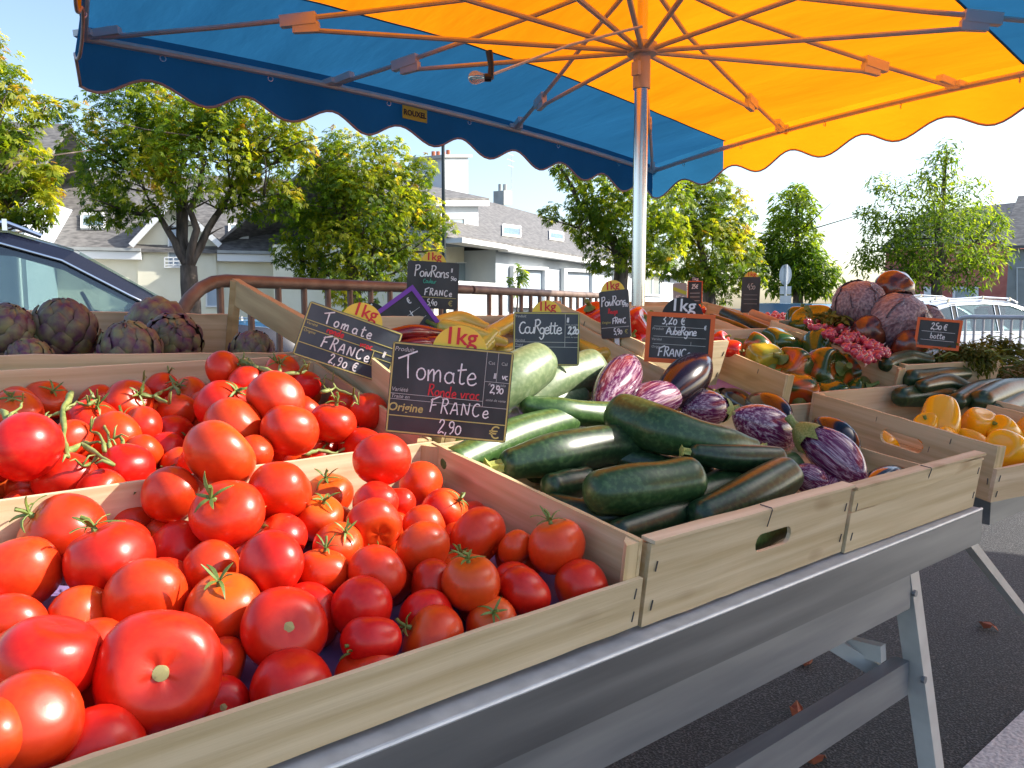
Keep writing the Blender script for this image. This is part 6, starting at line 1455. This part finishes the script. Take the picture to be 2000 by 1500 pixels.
# ------------------------------------------------------------------ price boards, hand written
def arc(cx, cy, rx, ry, a0, a1, n=10): return [(cx + rx * math.cos(math.radians(a0 + (a1 - a0) * i / n)), cy + ry * math.sin(math.radians(a0 + (a1 - a0) * i / n))) for i in range(n + 1)]
GL = {  # width, strokes; baseline 0, capital height 1
 'T': (.60, [[(-.12, .78), (.62, 1.14)], [(.26, .97), (.30, .5), (.36, .02)]]),
 'o': (.42, [arc(.2, .24, .17, .23, 100, 470, 14)]), 'm': (.62, [[(.02, .46), (.05, 0)], [(.05, .28), (.16, .46), (.24, .42), (.27, 0)], [(.27, .28), (.40, .46), (.50, .40), (.54, 0)]]),
 'a': (.46, [arc(.2, .22, .17, .22, 40, 340, 12), [(.36, .44), (.37, .1), (.45, .02)]]), 't': (.36, [[(.14, .85), (.13, .15), (.22, .02), (.34, .08)], [(.0, .55), (.36, .62)]]),
 'e': (.42, [[(.05, .22), (.34, .27), (.30, .44), (.16, .46), (.04, .24), (.12, .02), (.28, .0), (.42, .10)]]),
 'R': (.52, [[(.08, 1), (.06, 0)], [(.0, .96), (.30, 1.0), (.42, .80), (.30, .58), (.07, .52)], [(.18, .54), (.50, .0)]]),
 'n': (.44, [[(.04, .46), (.05, 0)], [(.05, .26), (.18, .46), (.32, .40), (.35, 0), (.42, .02)]]), 'd': (.46, [arc(.18, .22, .16, .22, 40, 330, 12), [(.36, .95), (.36, .08), (.44, 0)]]),
 'v': (.38, [[(.0, .46), (.14, .0), (.34, .48)]]), 'r': (.32, [[(.04, .46), (.06, 0)], [(.06, .28), (.16, .44), (.30, .44)]]), 'c': (.38, [arc(.2, .23, .17, .23, 60, 310, 10)]),
 'F': (.56, [[(.10, .92), (.06, 0)], [(.0, .78), (.62, 1.12)], [(.06, .46), (.40, .52)]]), 'A': (.54, [[(.0, 0), (.24, .82), (.48, 0)], [(.08, .28), (.42, .32)]]),
 'N': (.56, [[(.04, 0), (.06, .8), (.42, .04), (.46, .84)]]), 'C': (.52, [arc(.26, .42, .25, .42, 50, 320, 12)]),
 '2': (.46, [[(.06, .72), (.14, .94), (.32, .92), (.36, .68), (.06, .06), (.16, .02), (.26, .12), (.46, .02)]]), ',': (.20, [[(.10, .08), (.04, -.16)]]),
 '9': (.44, [arc(.2, .68, .16, .22, 20, 380, 12), [(.36, .70), (.34, .24), (.16, .0)]]), '0': (.46, [arc(.22, .30, .18, .30, 90, 450, 14)]),
 '3': (.44, [[(.04, .92), (.30, .98), (.34, .78), (.16, .54), (.36, .40), (.30, .08), (.02, .06)]]), '5': (.44, [[(.36, .96), (.10, .94), (.08, .56), (.32, .52), (.34, .14), (.04, .02)]]),
 '4': (.46, [[(.22, .96), (.02, .36), (.44, .38)], [(.32, .62), (.30, 0)]]), '1': (.28, [[(.02, .70), (.18, .96), (.16, 0)]]),
 '€': (.56, [arc(.32, .42, .24, .42, 55, 305, 12), [(.0, .52), (.42, .54)], [(.0, .34), (.40, .36)]]),
 'u': (.44, [[(.02, .46), (.04, .10), (.18, .0), (.32, .14)], [(.33, .46), (.34, .06), (.42, .0)]]), 'g': (.44, [arc(.19, .23, .16, .22, 30, 340, 12), [(.34, .44), (.33, -.22), (.18, -.40), (.04, -.24)]]),
 'b': (.44, [[(.06, .92), (.05, .04)], arc(.2, .22, .16, .22, 150, -170, 12)]), 'i': (.20, [[(.08, .46), (.09, .02)], [(.09, .64), (.10, .66)]]), 'P': (.50, [[(.08, 1), (.06, 0)], [(.0, .94), (.34, 1.0), (.40, .72), (.07, .50)]]),
 'I': (.24, [[(.10, .9), (.10, 0)], [(0, .9), (.2, .9)], [(0, 0), (.2, 0)]]), 's': (.36, [[(.30, .44), (.10, .42), (.08, .28), (.28, .20), (.24, .02), (.02, .04)]]), ' ': (.30, []),
 'l': (.2, [[(.08, .95), (.09, .02)]]), 'p': (.42, [[(.05, .46), (.04, -.36)], arc(.2, .22, .16, .22, 150, -170, 12)]), 'f': (.34, [[(.34, .9), (.18, .94), (.14, .6), (.14, -.1)], [(.0, .5), (.32, .52)]])}
def hand(mb, text, x, y, size, wd, seed=0, slant=.08, z=.0022, centre=True, sp=1.0):
    r = random.Random(seed); W_ = sum(GL.get(c, GL['o'])[0] * sp for c in text) * size; px = x - W_ / 2 if centre else x
    for c in text:
        w, st = GL[c]; jy = r.gauss(0, .015) * size
        for s in st:
            pts = [(px + (u + slant * v) * size, y + v * size + jy) for u, v in s]
            if len(pts) > 2:
                q, _ = smooth_path([Vector((*p, 0)) for p in pts], [0] * len(pts), len(pts) * 3 - 2); pts = [(p.x, p.y) for p in q]
            L_, R_ = [], []
            for i in range(len(pts)):
                a, b = pts[max(i - 1, 0)], pts[min(i + 1, len(pts) - 1)]; d = Vector((b[0] - a[0], b[1] - a[1])); d = d.normalized() if d.length > 1e-9 else Vector((1, 0))
                h = wd * .5 * (1 + .18 * math.sin(i * 1.7 + seed)); L_.append((pts[i][0] - d.y * h, pts[i][1] + d.x * h, z)); R_.append((pts[i][0] + d.y * h, pts[i][1] - d.x * h, z))
            mb.strip(L_, R_, (0, 0, .0004))
        px += w * sp * size
def rule(mb, x0, y0, x1, y1, w, z=.0018):
    mb.box(((x0 + x1) / 2, (y0 + y1) / 2, z), (abs(x1 - x0) + w, abs(y1 - y0) + w, .0006))
def printed(t, s, x, y, size, mat, shear=0, bold=0, name='printed_word', rz=0, z=.0017):
    o = put(name, text_mesh(s, size, mat, name, shear, bold, .0003), t); o.location = (x, y, z); o.rotation_euler = (0, 0, rz); return o
def pboard(label, cx, cy, wpx, hpx, d, roll, yaw=0, pitch=0, style='y', mat=None, disc=None, disc_at=.08, disc_r=None, spike=True):
    """board centred on a photo point d metres deep; local x across, y up, z towards the viewer"""
    c = P(cx, cy, d); v = Vector((FWD.x, FWD.y, 0)).normalized() * -1
    v = (EYE - c).normalized(); v.z *= .5; v.normalize()
    v = Matrix.Rotation(math.radians(yaw), 3, 'Z') @ v
    x = Vector((0, 0, 1)).cross(v).normalized(); y = v.cross(x)
    Mx = Matrix((x, y, v)).transposed() @ Matrix.Rotation(math.radians(-roll), 3, 'Z') @ Matrix.Rotation(math.radians(pitch), 3, 'X')
    dd = (c - EYE).length
    w, h = wpx / FPX * dd * (1 / 1), hpx / FPX * dd
    t = thing('price_board', label, 'price board', c, 'slate price boards', Mx.to_quaternion())
    mb = MB(); rr_ = .005; pts = []
    for sx, sy, a0 in ((1, 1, 0), (-1, 1, 90), (-1, -1, 180), (1, -1, 270)):
        for k in range(4):
            q = math.radians(a0 + 30 * k); pts.append((sx * (w / 2 - rr_) + rr_ * math.cos(q), sy * (h / 2 - rr_) + rr_ * math.sin(q), -.0012))
    mb.poly(pts, (0, 0, .0024)); mb.build('board', mat or m_board, t, world=False)
    if style == 'y':
        mb = MB(); e = .0022
        for a in ((-w / 2 + e, h / 2 - e, w / 2 - e, h / 2 - e), (-w / 2 + e, -h / 2 + e, w / 2 - e, -h / 2 + e), (-w / 2 + e, -h / 2 + e, -w / 2 + e, h / 2 - e), (w / 2 - e, -h / 2 + e, w / 2 - e, h / 2 - e)): rule(mb, *a, .0022)
        mb.build('printed_border', m_bord_y, t, world=False)
    elif style in 'opl':
        m = {'o': m_frame_o, 'p': m_frame_p, 'l': m_frame_l}[style]; f = .0085 * min(1.3, w / .125); mb = MB()
        mb.box((0, h / 2 - f / 2, .001), (w + f * .6, f, .007)); mb.box((0, -h / 2 + f / 2, .001), (w + f * .6, f, .007)); mb.box((-w / 2 + f * .2, 0, .001), (f, h - 2 * f, .007)); mb.box((w / 2 - f * .2, 0, .001), (f, h - 2 * f, .007)); mb.build('frame', m, t, world=False)
    if disc:
        dm, tm = (m_discy, m_redink) if disc == 'y' else (m_black, m_chalk); R_ = disc_r or w * .20; mb = MB()
        cxd, cyd = disc_at * w, h / 2 - R_ * .22
        mb.poly([(cxd + R_ * math.cos(q), cyd + R_ * math.sin(q), -.0042) for q in [2 * math.pi * k / 40 for k in range(40)]], (0, 0, .0018)); dc = mb.build('weight_disc', dm, t, world=False)
        o = put('disc_lettering', text_mesh('1kg', R_ * .86, tm, 'disc_lettering', 0, R_ * .012, .0003), dc); o.location = (cxd, cyd + R_ * .58, -.0018)
    if spike:
        mb = MB(); mb.poly([(-.006, -h / 2 + .004, -.004), (.006, -h / 2 + .004, -.004), (.003, -h / 2 - .075, -.004), (-.003, -h / 2 - .075, -.004)], (0, 0, .0022)); mb.build('spike', m_whiteplastic, t, world=False)
    return t, w, h
def build_ink(mb, m, t, nm='chalk_lettering'): return mb.build(nm, m, t, world=False)

t, w, h = pboard('foremost slate board, yellow edged, reading Tomate Ronde vrac FRANCE 2,90', 878, 766, 236, 178, 1.13, 5.5, yaw=-4, disc='y', disc_at=.05, disc_r=.040, spike=False)
mb = MB(); s = h
hand(mb, 'Tomate', -.10 * w, .10 * h, .27 * s, .0021, 1, slant=.03, sp=1.1); hand(mb, 'FRANCe', .10 * w, -.24 * h, .165 * s, .0018, 2, sp=1.3); hand(mb, '2,90', .03 * w, -.455 * h, .155 * s, .0018, 3, sp=1.1); hand(mb, '2,90', .385 * w, .035 * h, .095 * s, .0016, 4); hand(mb, 'II', .36 * w, .20 * h, .055 * s, .0012, 5); hand(mb, 'vc', .445 * w, .195 * h, .085 * s, .0014, 6)
build_ink(mb, m_chalk, t)
mb = MB(); hand(mb, 'Ronde vrac', .04 * w, -.055 * h, .125 * s, .0018, 7, sp=1.12); build_ink(mb, m_redink, t, 'red_lettering')
mb = MB(); rule(mb, -.48 * w, -.305 * h, .48 * w, -.305 * h, .0014); build_ink(mb, m_bord_y, t, 'printed_rule')
mb = MB(); rule(mb, -.48 * w, -.065 * h, .28 * w, -.065 * h, .0007); rule(mb, -.48 * w, -.125 * h, .48 * w, -.125 * h, .0007); rule(mb, .28 * w, -.125 * h, .28 * w, .48 * h, .0007); rule(mb, .28 * w, .155 * h, .48 * w, .155 * h, .0007); rule(mb, .375 * w, .155 * h, .375 * w, .48 * h, .0007); build_ink(mb, m_bord_w, t, 'printed_rule')
printed(t, 'Produit', -.40 * w, .42 * h, .070 * s, m_bord_w, .2); printed(t, 'Variété', -.41 * w, -.02 * h, .062 * s, m_bord_w, .2); printed(t, 'Traité en', -.40 * w, -.095 * h, .055 * s, m_bord_w, .2); printed(t, 'Origine', -.35 * w, -.215 * h, .125 * s, m_bord_y, .15, .0003); printed(t, '€', .40 * w, -.405 * h, .19 * s, m_bord_y); printed(t, 'Cat', .325 * w, .36 * h, .05 * s, m_bord_w); printed(t, 'Cal', .43 * w, .36 * h, .05 * s, m_bord_w); printed(t, 'Prix au kilo', .385 * w, .125 * h, .042 * s, m_bord_w, .2); printed(t, 'unité de vente', .385 * w, -.045 * h, .038 * s, m_bord_w, .2)

t, w, h = pboard('bluish slanted slate board reading Tomate FRANCE 2,90, over the vine tomatoes', 681, 671, 186, 106, 1.33, 20, yaw=8, mat=m_board2, disc='y', disc_at=.06, disc_r=.036, spike=False)
mb = MB(); s = h; hand(mb, 'Tomate', -.05 * w, .20 * h, .22 * s, .0022, 11, sp=1.5); hand(mb, 'FRANCe', -.0 * w, -.21 * h, .22 * s, .0022, 12, sp=1.35); hand(mb, '2,90 €', .02 * w, -.44 * h, .18 * s, .0020, 13, sp=1.3); hand(mb, 'II', .38 * w, -.03 * h, .10 * s, .0018, 14); build_ink(mb, m_chalk, t)
mb = MB(); hand(mb, 'ronde', -.16 * w, .06 * h, .13 * s, .0022, 15, sp=1.2); hand(mb, 'vrac', .18 * w, .02 * h, .13 * s, .0022, 16, sp=1.2); build_ink(mb, m_redink, t, 'red_lettering')
mb = MB()
for y in (.17, .03, -.245): rule(mb, -.48 * w, y * h, (.48 if y < .1 else .48) * w, y * h, .0014)
rule(mb, .27 * w, .03 * h, .27 * w, -.245 * h, .0012); rule(mb, .27 * w, -.09 * h, .48 * w, -.09 * h, .001); build_ink(mb, m_bord_y, t, 'printed_rule')
printed(t, 'Variété', -.41 * w, .12 * h, .07 * s, m_bord_y, .2); printed(t, 'Origine', -.41 * w, -.02 * h, .07 * s, m_bord_y, .2)

t, w, h = pboard('violet framed board tilted on its corner among the wine red peppers', 782, 632, 122, 92, 1.62, -36, style='p', disc='k', disc_at=-.34, disc_r=.036)
mb = MB(); s = h; hand(mb, '€', -.22 * w, .12 * h, .22 * s, .0024, 21); hand(mb, '€', .32 * w, .22 * h, .14 * s, .0018, 22); hand(mb, 'verget', .05 * w, -.10 * h, .24 * s, .0018, 23, sp=1.05); build_ink(mb, m_chalk, t)
mb = MB(); rule(mb, -.40 * w, .04 * h, .40 * w, .04 * h, .0009); rule(mb, -.40 * w, -.18 * h, .40 * w, -.18 * h, .0009); build_ink(mb, m_bord_w, t, 'printed_rule')

t, w, h = pboard('upright dark slate board reading Poivrons FRANCE 5,40, behind the yellow peppers', 845, 557, 99, 90, 1.80, 3, yaw=4, style='n', disc='y', disc_at=.0, disc_r=.030)
mb = MB(); s = h; hand(mb, 'PoivRons', -.03 * w, .17 * h, .24 * s, .0024, 31, sp=.95); hand(mb, 'FRANCe', .12 * w, -.22 * h, .15 * s, .0022, 32, sp=1.3); hand(mb, '5,40', .0, -.43 * h, .14 * s, .0020, 33); hand(mb, 'II', .36 * w, .30 * h, .08 * s, .0016, 34); hand(mb, '540', .40 * w, .12 * h, .09 * s, .0016, 35); build_ink(mb, m_chalk, t)
mb = MB(); hand(mb, 'Couleur', -.06 * w, .04 * h, .10 * s, .0018, 36, sp=1.0); build_ink(mb, m_greenink, t, 'green_lettering')
mb = MB(); rule(mb, -.46 * w, -.26 * h, .46 * w, -.26 * h, .0012); build_ink(mb, m_bord_y, t, 'printed_rule'); printed(t, '€', .36 * w, -.38 * h, .16 * s, m_bord_y); printed(t, 'Origine', -.36 * w, -.18 * h, .07 * s, m_bord_y, .15)

t, w, h = pboard('slate board with pale yellow edge reading Courgette 2,20, behind the fat pale courgette', 1067, 662, 129, 104, 1.50, .8, yaw=0, mat=m_board2, disc='y', disc_at=0, disc_r=.029, spike=False)
mb = MB(); s = h; hand(mb, 'CouRgette', -.10 * w, .10 * h, .25 * s, .0024, 41, sp=.80); hand(mb, '2,20', .40 * w, .10 * h, .14 * s, .0026, 42, sp=.9); hand(mb, 'II', .32 * w, .32 * h, .08 * s, .0022, 43); build_ink(mb, m_chalk, t)
mb = MB(); rule(mb, -.48 * w, -.06 * h, .48 * w, -.06 * h, .0009); rule(mb, -.48 * w, -.15 * h, .48 * w, -.15 * h, .0009); rule(mb, .28 * w, -.15 * h, .28 * w, .48 * h, .0008); build_ink(mb, m_bord_w, t, 'printed_rule')
printed(t, 'Produit', -.40 * w, .42 * h, .075 * s, m_bord_w, .15); printed(t, 'Variété', -.40 * w, -.03 * h, .065 * s, m_bord_w, .15); printed(t, 'Traité', -.41 * w, -.115 * h, .06 * s, m_bord_w, .15); printed(t, 'Prix au kilo', .385 * w, .27 * h, .05 * s, m_bord_w, .15); printed(t, 'unité de vente', .385 * w, .04 * h, .042 * s, m_bord_w, .15)

t, w, h = pboard('dark slate board turned sideways among the big red peppers, price 5,90', 1201, 614, 64, 92, 1.74, -5, yaw=-28, style='n', disc='y', disc_at=-.05, disc_r=.030)
mb = MB(); s = h; hand(mb, 'PoivRons', -.02 * w, .18 * h, .20 * s, .0022, 51, sp=.88); hand(mb, 'FRANC', .14 * w, -.20 * h, .13 * s, .0020, 52, sp=.9); hand(mb, '5,90', .08 * w, -.42 * h, .13 * s, .0020, 53); hand(mb, '590', .38 * w, .14 * h, .10 * s, .0016, 54); build_ink(mb, m_chalk, t)
mb = MB(); hand(mb, 'Rouge', -.05 * w, .02 * h, .10 * s, .0020, 55); build_ink(mb, m_redink, t, 'red_lettering')
mb = MB(); rule(mb, -.46 * w, -.27 * h, .46 * w, -.27 * h, .0012); build_ink(mb, m_bord_w, t, 'printed_rule'); printed(t, '€', .36 * w, -.38 * h, .12 * s, m_bord_y); printed(t, 'Origine', -.30 * w, -.16 * h, .07 * s, m_bord_y, .15)

t, w, h = pboard('orange framed slate board reading 3,20 Aubergine FRANCE, behind the upright black aubergine', 1327, 661, 122, 96, 1.64, 3, style='o', disc='k', disc_at=.02, disc_r=.043, spike=False)
mb = MB(); s = h; hand(mb, '3,20 €', -.10 * w, .27 * h, .17 * s, .0024, 61, sp=1.15); hand(mb, 'AubeRgine', .02 * w, .07 * h, .17 * s, .0022, 62, sp=.88); hand(mb, 'FRANCe', -.06 * w, -.37 * h, .19 * s, .0024, 63, sp=1.1); hand(mb, '€', .38 * w, .20 * h, .09 * s, .0016, 64); build_ink(mb, m_chalk, t)
mb = MB()
for y in (.22, .02, -.13): rule(mb, -.40 * w, y * h, .40 * w, y * h, .0009)
rule(mb, .18 * w, -.13 * h, .18 * w, -.06 * h, .0008); build_ink(mb, m_bord_w, t, 'printed_rule')
printed(t, 'Produit', -.34 * w, .17 * h, .075 * s, m_bord_w, .15); printed(t, 'Variété', -.35 * w, -.04 * h, .07 * s, m_bord_w, .15); printed(t, 'Origine', -.34 * w, -.19 * h, .07 * s, m_bord_w, .15)

t, w, h = pboard('small orange framed board with chalk lines standing in front of the yellow-green tree', 1357, 580, 27, 60, 2.9, 0, style='o', disc='k', disc_at=0, disc_r=.02)
mb = MB(); hand(mb, '25€', 0, .26 * h, .14 * h, .0026, 71)
for y in (.12, 0, -.12, -.25): rule(mb, -.32 * w, y * h, .32 * w, y * h, .0012)
build_ink(mb, m_chalk, t)
t, w, h = pboard('narrow grey board with a lime diagonal band beside the small orange framed one', 1328, 582, 26, 56, 2.7, -2, style='n', mat=m_greywall, disc=None)
mb = MB(); mb.box((0, .24 * h, .002), (w * 1.02, .012, .001), Matrix.Rotation(-.4, 3, 'Z')); build_ink(mb, m_frame_l, t, 'lime_band')
mb = MB(); hand(mb, '15€', 0, -.15 * h, .24 * h, .0030, 72); build_ink(mb, m_chalk, t)
t, w, h = pboard('tall dark board at the very back of the stall, in front of the green trees', 1466, 576, 33, 66, 2.9, 1, style='n', disc='y', disc_at=0, disc_r=.026)
mb = MB(); hand(mb, '4,50', 0, .16 * h, .16 * h, .0024, 73, sp=.8)
for y in (0, -.12, -.25): rule(mb, -.36 * w, y * h, .36 * w, y * h, .0009)
build_ink(mb, m_bord_w, t)
t, w, h = pboard('orange framed board with chalk writing between the red cabbages and the herbs', 1832, 652, 66, 52, 2.15, 5, style='o', disc=None)
mb = MB(); s = h; hand(mb, '2,50 €', 0, .14 * h, .22 * s, .0024, 81, sp=.9); hand(mb, 'botte', 0, -.16 * h, .20 * s, .0020, 82, sp=1.1)
for y in (.06, -.22): rule(mb, -.38 * w, y * h, .38 * w, y * h, .0009)
build_ink(mb, m_chalk, t)
